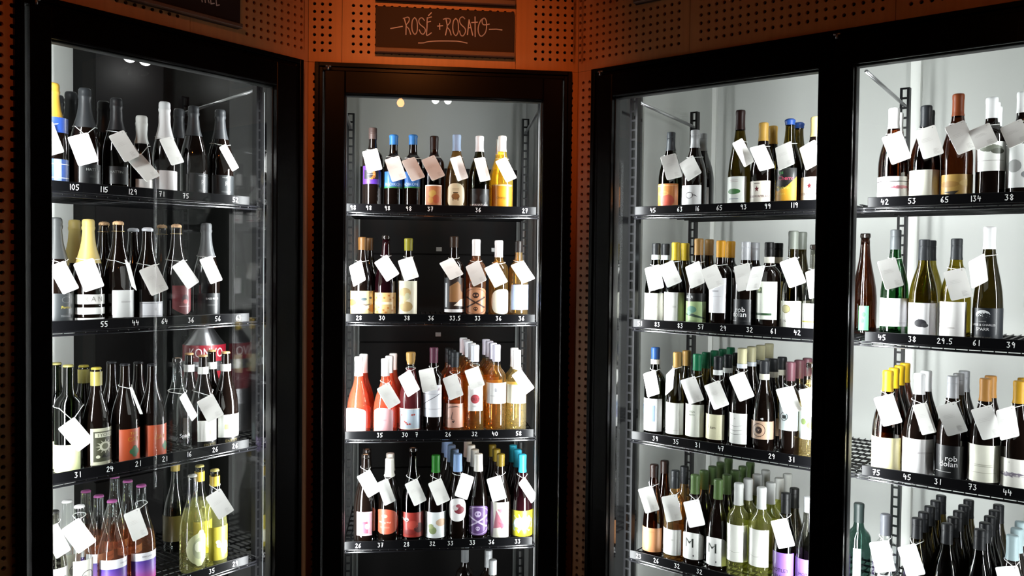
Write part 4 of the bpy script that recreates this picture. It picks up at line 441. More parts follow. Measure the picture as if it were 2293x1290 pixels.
PRICES = [('M',0,0,'98',0.1429,0.2051),
 ('M',0,0,'98',0.1971,0.2043),
 ('M',0,0,'98',0.2618,0.2031),
 ('M',0,0,'98',0.3366,0.204),
 ('M',0,0,'37',0.4131,0.1999),
 ('M',0,0,'36',0.5831,0.1988),
 ('M',0,0,'27',0.7521,0.2001),
 ('M',1,0,'28',0.1655,-0.1817),
 ('M',1,0,'30',0.2456,-0.1813),
 ('M',1,0,'38',0.3341,-0.182),
 ('M',1,0,'36',0.4188,-0.1834),
 ('M',1,0,'33.5',0.5064,-0.1855),
 ('M',1,0,'33',0.5852,-0.1852),
 ('M',1,0,'36',0.6609,-0.1849),
 ('M',1,0,'36',0.7442,-0.1856),
 ('M',2,0,'35',0.241,-0.6022),
 ('M',2,0,'30',0.3295,-0.6026),
 ('M',2,0,'7',0.371,-0.6031),
 ('M',2,0,'26',0.4834,-0.6045),
 ('M',2,0,'32',0.5782,-0.6057),
 ('M',2,0,'40',0.652,-0.6055),
 ('M',2,0,'58',0.7383,-0.6059),
 ('M',3,0,'26',0.168,-0.9918),
 ('M',3,0,'37',0.2465,-0.9924),
 ('M',3,0,'28',0.3385,-0.9933),
 ('M',3,0,'32',0.4307,-0.9947),
 ('M',3,0,'33',0.4952,-0.9957),
 ('M',3,0,'33',0.5745,-0.9966),
 ('M',3,0,'36',0.6438,-0.9961),
 ('M',3,0,'33',0.7391,-0.9971),
 ('L',0,0,'105',-0.6964,0.2081),
 ('L',0,0,'115',-0.612,0.2088),
 ('L',0,0,'129',-0.5298,0.2089),
 ('L',0,0,'71',-0.4393,0.2073),
 ('L',0,0,'75',-0.362,0.2085),
 ('L',0,0,'52',-0.1872,0.2072),
 ('L',1,0,'55',-0.6153,-0.1782),
 ('L',1,0,'44',-0.5224,-0.1782),
 ('L',1,0,'64',-0.4314,-0.179),
 ('L',1,0,'36',-0.344,-0.1787),
 ('L',1,0,'56',-0.2503,-0.1802),
 ('L',1,0,'63',-0.175,-0.1787),
 ('L',2,0,'31',-0.6888,-0.5971),
 ('L',2,0,'24',-0.5988,-0.5973),
 ('L',2,0,'21',-0.5132,-0.5967),
 ('L',2,0,'21',-0.4293,-0.5975),
 ('L',2,0,'16',-0.3484,-0.5988),
 ('L',2,0,'26',-0.2589,-0.598),
 ('L',2,0,'26',-0.1864,-0.5997),
 ('L',3,0,'16',-0.3486,-0.9857),
 ('L',3,0,'35',-0.2703,-0.988),
 ('L',3,0,'29',-0.1843,-0.992),
 ('R',0,0,'45',0.2297,0.1957),
 ('R',0,0,'63',0.3308,0.1947),
 ('R',0,0,'16',0.3956,0.1949),
 ('R',0,0,'65',0.4717,0.1963),
 ('R',0,0,'93',0.554,0.1979),
 ('R',0,0,'99',0.6327,0.1973),
 ('R',0,0,'119',0.7198,0.1974),
 ('R',1,0,'51',0.1869,-0.1926),
 ('R',1,0,'83',0.2528,-0.191),
 ('R',1,0,'83',0.3393,-0.1931),
 ('R',1,0,'57',0.4142,-0.1939),
 ('R',1,0,'29',0.4925,-0.1944),
 ('R',1,0,'32',0.5818,-0.1926),
 ('R',1,0,'61',0.6596,-0.1929),
 ('R',1,0,'42',0.7334,-0.1923),
 ('R',2,0,'39',0.2525,-0.5761),
 ('R',2,0,'35',0.3308,-0.5772),
 ('R',2,0,'31',0.411,-0.5773),
 ('R',2,0,'47',0.4923,-0.5772),
 ('R',2,0,'29',0.6613,-0.5817),
 ('R',2,0,'31',0.7253,-0.5834),
 ('R',3,0,'23',0.1946,-1.0037),
 ('R',3,0,'26',0.2633,-1.003),
 ('R',3,0,'32',0.3421,-1.0033),
 ('R',3,0,'32',0.4241,-1.0045),
 ('R',0,1,'42',0.978,0.1985),
 ('R',0,1,'53',1.0503,0.1981),
 ('R',0,1,'65',1.1334,0.1991),
 ('R',0,1,'134',1.2109,0.1988),
 ('R',0,1,'38',1.2881,0.1983),
 ('R',1,1,'45',0.9787,-0.193),
 ('R',1,1,'38',1.0595,-0.1937),
 ('R',1,1,'29.5',1.1447,-0.1939),
 ('R',1,1,'61',1.2211,-0.1963),
 ('R',1,1,'39',1.3012,-0.1957),
 ('R',2,1,'75',0.9715,-0.583),
 ('R',2,1,'45',1.0548,-0.5859),
 ('R',2,1,'31',1.1353,-0.5855),
 ('R',2,1,'73',1.2201,-0.5872),
 ('R',2,1,'44',1.3023,-0.5882)]
SIGN_STROKES = [[(0.2709,0.7881),(0.3101,0.797)],[(0.3121,0.8234),(0.3176,0.8252),(0.3274,0.8282),(0.3322,0.8243),(0.3308,0.8137),(0.3221,0.8002),(0.331,0.7896),(0.3377,0.7713)],[(0.316,0.8236),(0.3221,0.8002),(0.3217,0.77)],[(0.3504,0.8282),(0.3432,0.8187),(0.3412,0.801),(0.3431,0.7836),(0.3515,0.7723),(0.3584,0.7821),(0.3596,0.8019),(0.357,0.8193),(0.3504,0.8282)],[(0.3827,0.82),(0.3756,0.8278),(0.368,0.8259),(0.3643,0.8174),(0.3681,0.8066),(0.3836,0.7942),(0.3859,0.7844),(0.3794,0.7742),(0.3717,0.7772),(0.3661,0.7879)],[(0.4064,0.8329),(0.3954,0.8287),(0.3922,0.827),(0.3917,0.7967),(0.3911,0.7708),(0.4064,0.7798)],[(0.3916,0.8143),(0.4039,0.8179)],[(0.3958,0.836),(0.4059,0.8467)],[(0.427,0.8031),(0.4442,0.8052)],[(0.4337,0.8122),(0.4344,0.792)],[(0.4462,0.8266),(0.455,0.8299),(0.465,0.8297),(0.4695,0.8255),(0.4673,0.8155),(0.4586,0.803),(0.4676,0.7913),(0.4728,0.775)],[(0.455,0.8281),(0.4597,0.8041),(0.4538,0.7741)],[(0.4882,0.8314),(0.4806,0.8227),(0.4781,0.8027),(0.4809,0.783),(0.4888,0.7741),(0.4958,0.7859),(0.4969,0.8058),(0.4945,0.8233),(0.4882,0.8314)],[(0.5182,0.8314),(0.5115,0.8373),(0.5038,0.8343),(0.5005,0.8258),(0.5051,0.8128),(0.5185,0.8001),(0.5209,0.7881),(0.5132,0.7745),(0.5054,0.7764),(0.5008,0.7905)],[(0.5277,0.7784),(0.5327,0.8294),(0.5455,0.7774)],[(0.5303,0.8017),(0.5397,0.8033)],[(0.5527,0.8396),(0.5538,0.7729)],[(0.5413,0.8199),(0.5613,0.8223)],[(0.5829,0.8366),(0.5729,0.8291),(0.5652,0.811),(0.5639,0.7933),(0.5689,0.7791),(0.5768,0.7761),(0.5878,0.7877),(0.5921,0.8056),(0.5908,0.8277),(0.5844,0.8367),(0.5778,0.8315),(0.5774,0.8204),(0.5842,0.8141),(0.6014,0.8175)],[(0.6012,0.7998),(0.6247,0.8015),(0.6449,0.7997)],[(0.3636,0.7441),(0.3807,0.7453),(0.3961,0.7497),(0.4248,0.7531),(0.469,0.755),(0.4979,0.7551),(0.5268,0.7506)]]
SIGN_STROKES_LEFT = [[(-0.3987,0.7652),(-0.4006,0.7731)],[(-0.3885,0.766),(-0.3899,0.7759)],[(-0.3761,0.7679),(-0.3791,0.7742),(-0.3771,0.7844)],[(-0.3592,0.7709),(-0.3701,0.7667),(-0.3722,0.7857)],[(-0.3421,0.7706),(-0.3516,0.7664),(-0.3542,0.7903)]]

sign('M', .2212, .6872, .707, .8615, 'small blackboard lettered ROSÉ + ROSATO above the middle door', SIGN_STROKES)
sign('M', .2212, .6885, .882, 1.03, 'blackboard directly above the ROSÉ + ROSATO board')
sign('L', -.735, -.2692, .7165, .90, 'black board with chalk letters above the left door', SIGN_STROKES_LEFT, .012)
sign('R', -.17 + .40, .72, .859, 1.0, 'dark board edge high above the right doors')
# ------------------------------------------------------------------ glass doors
GZ0, GZ1 = .16, .5678 + CAMZ
def ringbox(mb, u0, u1, z0, z1, t, n0, n1, c=.0015):
    mb.bbox((u0, n0, z0), (u0 + t, n1, z1), c); mb.bbox((u1 - t, n0, z0), (u1, n1, z1), c)
    mb.bbox((u0 + t, n0, z1 - t), (u1 - t, n1, z1), c); mb.bbox((u0 + t, n0, z0), (u1 - t, n1, z0 + t), c)
def outer_frame(name, w, u0, u1, mull=()):
    r = tag(wroot(name, w), None, None, None, 'structure'); z1 = ZT; mb = MB()
    ringbox(mb, u0, u1, .02, z1, .014, -.012, .02); link('outer_frame', mb.mesh('outer_frame', fblack), r)
    mb = MB(); ringbox(mb, u0 + .014, u1 - .014, .034, z1 - .014, .012, -.005, .02); link('inner_frame', mb.mesh('inner_frame', fblack), r)
    for a, b in mull: link('mullion', MB().bbox((a, -.002, .046), (b, .02, z1 - .026), .002).mesh('mullion', fblack), r)
    return r
def door(name, w, a, b, g0, g1):     # leaf a..b, glass opening g0..g1
    r = tag(wroot(name, w), 'tall black-framed glass cooler door', None, None, 'structure'); mb = MB(); z0, z1 = .05, ZT - .028
    for (x0, x1, c0, c1) in ((a, g0, z0, z1), (g1, b, z0, z1), (g0, g1, GZ1, z1), (g0, g1, z0, GZ0)): mb.bbox((x0, -.020, c0), (x1, .018, c1), .003)
    link('door_leaf', mb.mesh('door_leaf', fblack), r)
    mb = MB(); ringbox(mb, g0 - .0005, g1 + .0005, GZ0, GZ1, .004, .001, .030); link('gasket', mb.mesh('gasket', gasket), r)
    link('glass_pane', MB().box((g0 + .002, .006, GZ0 + .003), (g1 - .002, .012, GZ1 - .003)).mesh('glass_pane', doorglass), r)
    hp = MB(); x = a + .012; hp.tube([(x, -.026, z1 - .001), (x, -.026, z1 + .012)], .0035, 8); hp.tube([(x - .009, -.024, z1 + .012), (x + .009, -.024, z1 + .012)], .003, 6)
    link('hinge_pin', hp.mesh('hinge_pin', steel), r)
    link('handle', MB().tube([(b - .03, -.022, 1.0), (b - .03, -.055, 1.02), (b - .03, -.055, 1.0 - .28), (b - .03, -.022, .70)], .007, 8).mesh('handle', fblack), r) if False else None
outer_frame('trim_1', 'L', -.9049, -.0264); door('door_1', 'L', -.872, -.060, -.8206, -.1365)
outer_frame('trim_2', 'M', .0226, .8893); door('door_2', 'M', .056, .856, .1225, .7885)
outer_frame('trim_3', 'R', .0597, 1.755, [(.8465, .8815)]); door('door_3', 'R', .093, .860, .1485, .8286); door('door_4', 'R', .868, 1.72, .9242, 1.605)
# cooler throat behind each door: inner jambs and header, light strips and their area lamps
def throat(w, g0, g1, tag_label):
    r = tag(wroot('trim', w), None, None, None, 'structure')
    for k, (a, b) in enumerate(((g0 - .045, g0 - .006), (g1 + .006, g1 + .045))): link('jamb', MB().bbox((a, .034, .05), (b, .050, ZT - .05), .002).mesh('jamb', fblack), r)
    link('jamb_face', MB().box((g0 - .0055, .032, .1), (g0 - .003, .052, GZ1 + .02)).mesh('jamb_face', jambd), r)
    link('jamb_face', MB().box((g1 + .003, .032, .1), (g1 + .0055, .052, GZ1 + .02)).mesh('jamb_face', jambd), r)
    for x in (g0 - .001, g1 - .001): link('spacer', MB().box((x, .0305, GZ0 + .004), (x + .002, .0325, GZ1 - .002)).mesh('spacer', steel), r)
    link('header', MB().bbox((g0 - .045, .034, GZ1 + .012), (g1 + .045, .085, GZ1 + .05), .002).mesh('header', greyal), r)
    for side, u in ((1, g0 - .019), (-1, g1 + .019)):
        s = tag(root('light_strip', WP(w, u, .068, -CAMZ), ANG[w]), '%s light strip inside the %s' % ('left-hand' if side > 0 else 'right-hand', tag_label), 'light', 'cooler light strips')
        link('tube', MB().tube([(0, 0, .2), (0, 0, GZ1 - .01)], .0045, 8).mesh('tube', led), s)
        link('channel', MB().box((-.009, -.0125, .17), (.009, -.006, GZ1 + .02)).mesh('channel', fblack), s)
        ld = bpy.data.lights.new('strip_light', 'AREA'); ld.shape = 'RECTANGLE'; ld.size = .030; ld.size_y = 1.85; ld.energy = LED_W; ld.color = (.96, .985, 1.0)
        lo = bpy.data.objects.new('strip_light', ld); C.objects.link(lo); lo.parent = s
        d = Vector((side * .5, .866, 0)); lo.matrix_basis = Matrix.Translation((side * .006, .006, 1.12)) @ d.to_track_quat('-Z', 'Y').to_matrix().to_4x4()
throat('L', -.8206, -.1365, 'left cooler'); throat('M', .1225, .7885, 'middle cooler'); throat('R', .1485, .8286, 'right cooler near door'); throat('R', .9242, 1.605, 'right cooler far door')
# ------------------------------------------------------------------ cool rooms behind
def slab(name, w, a, b, m, label=None):
    o = link(name, MB().box(a, b).mesh(name, m)); o.location = WP(w, 0, 0, -CAMZ); o.rotation_euler = (0, 0, ANG[w]); return tag(o, label, None, None, 'structure')
HC = CAMZ + .86
for w, u0, u1 in (('L', -.90, -.025), ('M', .055, .858), ('R', .062, 1.76)):
    nm = {'L': 'left', 'M': 'middle', 'R': 'right'}[w]
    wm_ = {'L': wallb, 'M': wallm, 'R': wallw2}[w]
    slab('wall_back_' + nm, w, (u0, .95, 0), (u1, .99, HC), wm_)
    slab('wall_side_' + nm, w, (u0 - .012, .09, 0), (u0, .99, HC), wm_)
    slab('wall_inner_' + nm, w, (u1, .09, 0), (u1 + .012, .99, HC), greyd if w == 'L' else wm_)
    slab('ceiling_' + nm, w, (u0, .09, HC), (u1, .99, HC + .02), wallw); slab('floor_' + nm, w, (u0, .02, -.002), (u1, .99, .03), greyd)
slab('trim_4', 'R', (.062, .935, .03), (.080, .95, HC), wallw); slab('trim_5', 'R', (.852, .925, .03), (.886, .95, HC), wallw)
slab('trim_6', 'R', (.0625, .06, .03), (.068, .33, HC), jambd); slab('trim_7', 'L', (-.081, .06, .03), (-.0755, .33, HC), jambd)
# dark cabinet of laminate panels behind the middle and left racks
def cabinet(w, u0, u1, n0, n1, zs, label, m, plates=()):
    r = tag(root('storage_cabinet', WP(w, (u0 + u1) / 2, (n0 + n1) / 2, -CAMZ), ANG[w]), label, 'cabinet'); hw, hn = (u1 - u0) / 2, (n1 - n0) / 2
    link('carcass', MB().box((-hw, -hn + .012, .031), (hw, hn, zs[-1])).mesh('carcass', m), r)
    for a, b in zip(zs, zs[1:]):
        link('panel', MB().bbox((-hw, -hn, a + .002), (hw, -hn + .011, b - .002), .002).mesh('panel', m), r)
    for x, z in plates: link('label_plate', MB().bbox((x - .012, -hn - .003, z), (x + .012, -hn - .0005, z + .018), .001).mesh('label_plate', greyal), r)
cabinet('M', .125, .80, .78, .93, [.03, .62, 1.166, 1.546, 1.92], 'black laminate cabinet standing behind the middle rack', charc, [(.0, 1.56), (.24, 1.56), (-.0, 1.19)])
cabinet('L', -.343, -.083, .76, .93, [.03, .7, 1.3, 1.9, 2.33], 'tall black cabinet standing behind the left rack', charc)
for w, u, n in (('L', -.247, .70), ('L', -.188, .70), ('M', .494, .75), ('M', .441, .75)):
    o = tag(root('ceiling_lamp', WP(w, u, n, HC - CAMZ), ANG[w]), {-.247: 'left one of the two round lamps in the left cooler', -.188: 'right one of the two round lamps in the left cooler', .494: 'right one of the two round lamps in the middle cooler', .441: 'left one of the two round lamps in the middle cooler'}[u], 'lamp')
    dz = {'L': .142, 'M': .172}[w]; rr = {'L': .021, 'M': .016}[w]
    link('dome', MB().lathe([(0, -dz), (rr * .6, -dz + .004), (rr * .95, -dz + .011), (rr, -dz + .02), (rr * .8, -dz + .03), (0, -dz + .03)], 16).mesh('dome', lampw), o)
    link('stem', MB().lathe([(.004, -dz + .03), (.004, -.004), (.02, -.002), (.02, 0)], 10).mesh('stem', steel), o)
    if w == 'L':
        ld = bpy.data.lights.new('dome_light', 'POINT'); ld.energy = .45; ld.shadow_soft_size = .02; ld.color = (.97, 1, .98)
        lo = bpy.data.objects.new('dome_light', ld); C.objects.link(lo); lo.parent = o; lo.location = (0, 0, -dz - .025)
# ------------------------------------------------------------------ racks
SHZ = {'L': [.2065, -.179, -.600, -.991, -1.40], 'M': [.200, -.188, -.605, -.999, -1.40], 'R': [.197, -.193, -.585, -1.005, -1.40]}
DIG = {'0': [[(.3, 1), (.05, .7), (.05, .3), (.3, 0), (.55, .3), (.55, .7), (.3, 1)]], '1': [[(.3, 1), (.3, 0)]], '2': [[(.05, .8), (.3, 1), (.5, .75), (.05, .03), (.6, 0)]],
 '3': [[(.05, .95), (.45, .95), (.25, .58), (.5, .35), (.3, 0), (.02, .1)]], '4': [[(.1, 1), (.05, .45), (.55, .5)], [(.42, .8), (.38, 0)]], '5': [[(.55, 1), (.12, .95), (.08, .58), (.45, .5), (.5, .2), (.25, 0), (.03, .08)]],
 '6': [[(.45, 1), (.1, .55), (.08, .2), (.3, 0), (.52, .25), (.3, .5), (.1, .3)]], '7': [[(.03, .97), (.5, 1), (.25, 0)], [(.12, .5), (.5, .52)]], '8': [[(.3, .52), (.08, .78), (.3, 1), (.5, .78), (.08, .22), (.3, 0), (.52, .22), (.3, .52)]],
 '9': [[(.5, .75), (.28, .5), (.08, .75), (.3, 1), (.5, .78), (.42, 0)]], '.': [[(.2, .08), (.24, 0)]]}
def slotted_post(h):
    """upright with a real ladder of slots between two flanges"""
    mb = MB(); a = .015
    mb.box((-a, -.002, 0), (-a + .008, .002, h)); mb.box((a - .008, -.002, 0), (a, .002, h))
    mb.box((-a, .002, 0), (-a + .002, .022, h)); mb.box((a - .002, .002, 0), (a, .022, h))
    z = 0.0
    while z < h: mb.box((-a + .008, -.0019, z), (a - .008, .0019, min(h, z + .007))); z += .033
    return mb
post_me = {}
def rack(w, s0, s1, ext0, ext1, label, which, posts='both'):
    """s0..s1 is the span of the price strips, ext0..ext1 that of the wire shelves"""
    org = WP(w, s0, .14, -CAMZ); r = tag(root('shelving_rack', org, ANG[w]), label, 'shelving'); N1 = .50
    e0, e1 = ext0 - s0, ext1 - s0
    H = CAMZ + .615
    if 'p' not in post_me: post_me['p'] = slotted_post(H - .03).mesh('post', wire)
    px_ = {'both': (e0 - .017, e1 + .017), 'left': (e0 - .017,), 'shared': (e0 - .002, e1 + .017)}[posts]
    for x, y in [(a, b) for a in px_ for b in (.015, N1 - .02)]:
        link('post', post_me['p'], r, Matrix.Translation((x, y, .03))) if not (posts == 'shared' and x < e0 + .1 and y < .1) else None
    for x in px_:
        link('brace', MB().tube([(x, .03, H - .03), (x, N1 - .01, H - .06)], .006, 6).mesh('brace', steel), r)
    key = ('sh', round(e0, 3), round(e1, 3))
    if key not in post_me:
        mb = MB(); n_ = int((e1 - e0) / .0205)
        for i in range(n_ + 1):
            x = e0 + (e1 - e0) * i / n_; mb.tube([(x, .004, -.0065), (x, N1, -.0065)], .0021, 5)
        for y in (.02, .06, .10, .14, .20, .26, .32, .38, .44, N1 - .005): mb.tube([(e0, y, -.0123), (e1, y, -.0123)], .0036, 6)
        post_me[key] = mb.mesh('wire_shelf', wire)
        mb = MB()
        for z in (-.018, -.027): mb.tube([(e0 - .003, .03, z), (e0 - .002, .004, z), (e0 + .008, -.003, z), (e1 - .008, -.003, z), (e1 + .002, .004, z), (e1 + .003, .03, z)], .0034, 8)
        for i in range(n_ * 2 // 3): x = e0 + .01 + (e1 - e0 - .02) * i / (n_ * 2 // 3); mb.tube([(x, -.003, -.027), (x, -.003, -.018)], .0018, 4)
        post_me[key + ('r',)] = mb.mesh('front_rail', wirerail)
        post_me[key + ('s',)] = MB().bbox((0, -.0105, -.0155), (s1 - s0, -.0075, .0135), .001).mesh('price_strip', stripm)
    for k, z in enumerate(SHZ[w]):
        T = Matrix.Translation((0, 0, z + CAMZ)); link('wire_shelf', post_me[key], r, T); link('front_rail', post_me[key + ('r',)], r, T)
        if k == 4: continue
        st = link('price_strip', post_me[key + ('s',)], r, T)
        for (pw, ps, pg, txt, u, pz) in PRICES:
            if pw != w or ps != k or pg != which: continue
            hgt = .0150; mb = MB(); x = u - s0 - .0058 * len(txt)
            for ch in txt:
                for pl in DIG[ch]: ribbon(mb, [(x + a * hgt * .92 + random.uniform(-.0004, .0004), (b - .5) * hgt - .001 + random.uniform(-.0004, .0004)) for a, b in pl], .0019, -.0112)
                x += hgt * (.74 if ch not in '1.' else .5)
            link('price_mark', mb.mesh('price_mark', paintw), st, Matrix.Translation((0, 0, 0)))
    return r
rack('L', -.809, -.1349, -.830, -.095, 'black wire shelving rack in the left cooler', 0)
rack('M', .1174, .7913, .112, .797, 'black wire shelving rack in the middle cooler', 0)
rack('R', .157, .832, .150, .904, 'black wire shelving rack behind the first right-hand door', 0, 'left')
rack('R', .929, 1.604, .908, 1.612, 'black wire shelving rack behind the second right-hand door', 1, 'shared')
# ------------------------------------------------------------------ bottles
PROF = {  # (radius or negative = fraction of the body radius, height at h = .30)
 'burg': [(0, .006), (-.55, .003), (-.9, 0), (-.99, .005), (-1, .012), (-1, .115), (-.985, .130), (-.93, .150), (-.83, .170), (-.69, .190), (-.53, .210), (-.43, .226), (.0148, .245), (.0138, .262), (.0134, .287)],
 'bord': [(0, .006), (-.55, .003), (-.92, 0), (-.99, .005), (-1, .012), (-1, .178), (-.985, .188), (-.93, .198), (-.80, .207), (-.60, .215), (-.46, .222), (.0150, .232), (.0138, .245), (.0134, .287)],
 'flute': [(0, .006), (-.55, .003), (-.92, 0), (-.99, .005), (-1, .012), (-1, .095), (-.98, .112), (-.92, .135), (-.81, .160), (-.67, .185), (-.54, .208), (-.45, .228), (.0148, .250), (.0138, .265), (.0134, .287)],
 'champ': [(0, .008), (-.5, .004), (-.9, 0), (-.99, .006), (-1, .014), (-1, .110), (-.985, .125), (-.94, .145), (-.85, .165), (-.71, .187), (-.55, .210), (-.44, .230), (.0165, .250), (.0150, .268), (.0150, .284)],
 'bell': [(0, .008), (-.5, .004), (-.9, 0), (-.99, .006), (-1, .014), (-1, .075), (-.97, .100), (-.90, .125), (-.79, .148), (-.64, .170), (-.48, .190), (-.38, .208), (.0148, .228), (.0138, .250), (.0134, .287)]}
PROF['half'] = PROF['champ']
def profile(shape, R, h):
    k = h / .30; return [((r if r >= 0 else -r * R), z * k) for r, z in PROF[shape]]
def rad_at(pr, z):
    for (r0, z0), (r1, z1) in zip(pr[2:], pr[3:]):
        if z0 <= z <= z1 and z1 > z0: return r0 + (r1 - r0) * (z - z0) / (z1 - z0)
    return pr[-1][0]
TXT = {}
def text_geo(s):
    if s not in TXT:
        cu = bpy.data.curves.new('lettering', 'FONT'); cu.body = s; cu.resolution_u = 2; cu.align_x = 'CENTER'; cu.align_y = 'CENTER'
        o = bpy.data.objects.new('lettering', cu); C.objects.link(o); me = o.to_mesh()
        v = [(p.co.x, p.co.y) for p in me.vertices]; f = [tuple(q.vertices) for q in me.polygons]
        o.to_mesh_clear(); bpy.data.objects.remove(o); bpy.data.curves.remove(cu)
        hy = max([abs(p[1]) for p in v] or [1]); w = max([abs(p[0]) for p in v] or [1]); TXT[s] = (v, f, w, hy)
    return TXT[s]
def shape_span(shape, x):   # lower and upper edge (-1..1) at x in -1..1
    x = max(-1, min(1, x))
    if shape == 'oval': e = (1 - abs(x) ** 2.6) ** (1 / 2.6); return -e, e
    if shape == 'arch': return -1, .62 + .38 * math.sqrt(max(0, 1 - x * x))
    if shape == 'shield': return -1 + .45 * abs(x) ** 1.4, 1
    if shape == 'lemon': e = math.sqrt(max(0, 1 - x * x)); return -e * .9 - (.1 if abs(x) < .2 else 0), e * .85 + (.15 if abs(x - .2) < .25 else 0)
    return -1, 1
def paper(name, spec, R, parent, loc=None):
    """curved paper label and its printed design"""
    z0, z1, a0, a1, shape, col, deco = spec; zc, hz, ac, ha = (z0 + z1) / 2, (z1 - z0) / 2, (a0 + a1) / 2, (a1 - a0) / 2
    P = lambda x, y, off: ((R + off) * math.sin(ac + x * ha), -(R + off) * math.cos(ac + x * ha), zc + y * hz)
    out = []; lab = parent
    if shape != 'none':
        mb = MB(); N = 18; g = 6 if shape == 'grad' else 1; v = []
        for i in range(N + 1):
            x = -1 + 2 * i / N; x = max(-.999, min(.999, math.sin(x * math.pi / 2) if shape in ('oval', 'arch', 'lemon') else x)); lo, hi = shape_span(shape, x)
            v += [P(x, lo + (hi - lo) * j / g, .0006) for j in range(g + 1)]
        mb.add(v, [(i * (g + 1) + j, (i + 1) * (g + 1) + j, (i + 1) * (g + 1) + j + 1, i * (g + 1) + j + 1) for i in range(N) for j in range(g)], 0, True)
        m = pbr('paper_' + col, toned(col), .42, 0, .15)
        if shape == 'grad':
            m = MATS.get('paper_gradient')
            if not m:
                m = pbr('paper_gradient', col, .42); nt = m.node_tree; tc = nt.nodes.new('ShaderNodeTexCoord'); sx = nt.nodes.new('ShaderNodeSeparateXYZ'); cr = nt.nodes.new('ShaderNodeValToRGB')
                nt.links.new(tc.outputs['Generated'], sx.inputs[0]); nt.links.new(sx.outputs['Z'], cr.inputs[0]); nt.links.new(cr.outputs[0], m.node_tree.nodes['Principled BSDF'].inputs['Base Color'])
                cr.color_ramp.elements[0].color = hexc('c8509a'); cr.color_ramp.elements[1].color = hexc('4a3494'); e = cr.color_ramp.elements.new(.5); e.color = hexc('8a5ab0')
        lab = link(name, mb.mesh(name, m), parent)
    if not deco: return lab
    order = []; by = {}
    def get(c):
        if c not in by: by[c] = len(order); order.append(c)
        return by[c]
    mb = MB(); off = [.0009]
    asp = (ha * R) / hz
    def poly(pts, c):
        off[0] += .00006; pts = [(max(-1, min(1, a)), max(-1, min(1, b))) for a, b in pts]
        def clip(ps, x0, keep):      # part of the outline on one side of x = x0
            o_ = []
            for (a, b), (a2, b2) in zip(ps, ps[1:] + ps[:1]):
                ia, ib = (a - x0) * keep >= 0, (a2 - x0) * keep >= 0
                if ia: o_.append((a, b))
                if ia != ib: t_ = (x0 - a) / (a2 - a); o_.append((x0, b + (b2 - b) * t_))
            return o_
        xs = [p[0] for p in pts]; n = max(1, int((max(xs) - min(xs)) * ha * R / .004)); w_ = (max(xs) - min(xs)) / n
        for k in range(n):
            q_ = clip(clip(pts, min(xs) + k * w_, 1), min(xs) + (k + 1) * w_, -1)
            if len(q_) > 2: mb.add([P(a, b, off[0]) for a, b in q_], [tuple(range(len(q_)))], get(c), True)
    def rect(x0, x1, y0, y1, c):
        n = max(1, int(abs(x1 - x0) * ha * R / .004)); off[0] += .00006
        v = [P(x0 + (x1 - x0) * i / n, y, off[0]) for i in range(n + 1) for y in (y0, y1)]
        mb.add(v, [(2 * i, 2 * i + 2, 2 * i + 3, 2 * i + 1) for i in range(n)], get(c), True)
    for d in deco:
        if d[0] == 'g': continue
        if d[0] == 'r': rect(*d[1:])
        elif d[0] == 'o':
            _, x, y, rx, ry, c = d; off[0] += .00006; n = 14; rings = 3
            v = [P(max(-1, min(1, x)), max(-1, min(1, y)), off[0])]
            for q in range(1, rings + 1): v += [P(max(-1, min(1, x + rx * q / rings * math.cos(k * 2 * math.pi / n))), max(-1, min(1, y + ry * q / rings * math.sin(k * 2 * math.pi / n))), off[0]) for k in range(n)]
            f = [(0, 1 + k, 1 + (k + 1) % n) for k in range(n)]
            for q in range(rings - 1): f += [(1 + q * n + k, 1 + (q + 1) * n + k, 1 + (q + 1) * n + (k + 1) % n, 1 + q * n + (k + 1) % n) for k in range(n)]
            mb.add(v, f, get(c), True)
        elif d[0] == 'ring':
            _, x, y, rx, ry, t, c = d; n = 28; off[0] += .00006; v = []
            for k in range(n):
                for q in (1, 1 - t): v.append(P(max(-1, min(1, x + rx * q * math.cos(k * 2 * math.pi / n))), max(-1, min(1, y + ry * q * math.sin(k * 2 * math.pi / n))), off[0]))
            mb.add(v, [(2 * k, 2 * k + 1, (2 * k + 3) % (2 * n), (2 * k + 2) % (2 * n)) for k in range(n)], get(c), True)
        elif d[0] == 'star':
            _, x, y, s_, c = d; pts = [(x + s_ * (1 if k % 2 == 0 else .42) / asp * .8 * math.sin(k * math.pi / 5), y + s_ * (1 if k % 2 == 0 else .42) * math.cos(k * math.pi / 5)) for k in range(10)]
            off[0] += .00006; mb.add([P(x, y, off[0])] + [P(a, b, off[0]) for a, b in pts], [(0, 1 + k, 1 + (k + 1) % 10) for k in range(10)], get(c), True)
        elif d[0] == 'p': poly(d[1], d[2])
        elif d[0] == 't':
            _, s_, x, y, hh, c = d; off[0] += .00006
            if s_ == '~':     # a few fine unreadable lines
                for q in range(2): rect(x - .35, x + .35, y - hh * .4 + q * hh * .6, y - hh * .4 + q * hh * .6 + .02, c)
                continue
            v, f, w_, hy = text_geo(s_); k = hh / max(hy * 2, .4); kx = k / asp
            if w_ * kx > .93: kx *= .93 / (w_ * kx)
            mb.add([P(x + a * kx, y + b * k, off[0]) for a, b in v], f, get(c), True)
    link('printed_design', mb.mesh('printed_design', [pbr('ink_' + c, toned(c), .5) for c in order]), lab)
    return lab
CAPS = {}
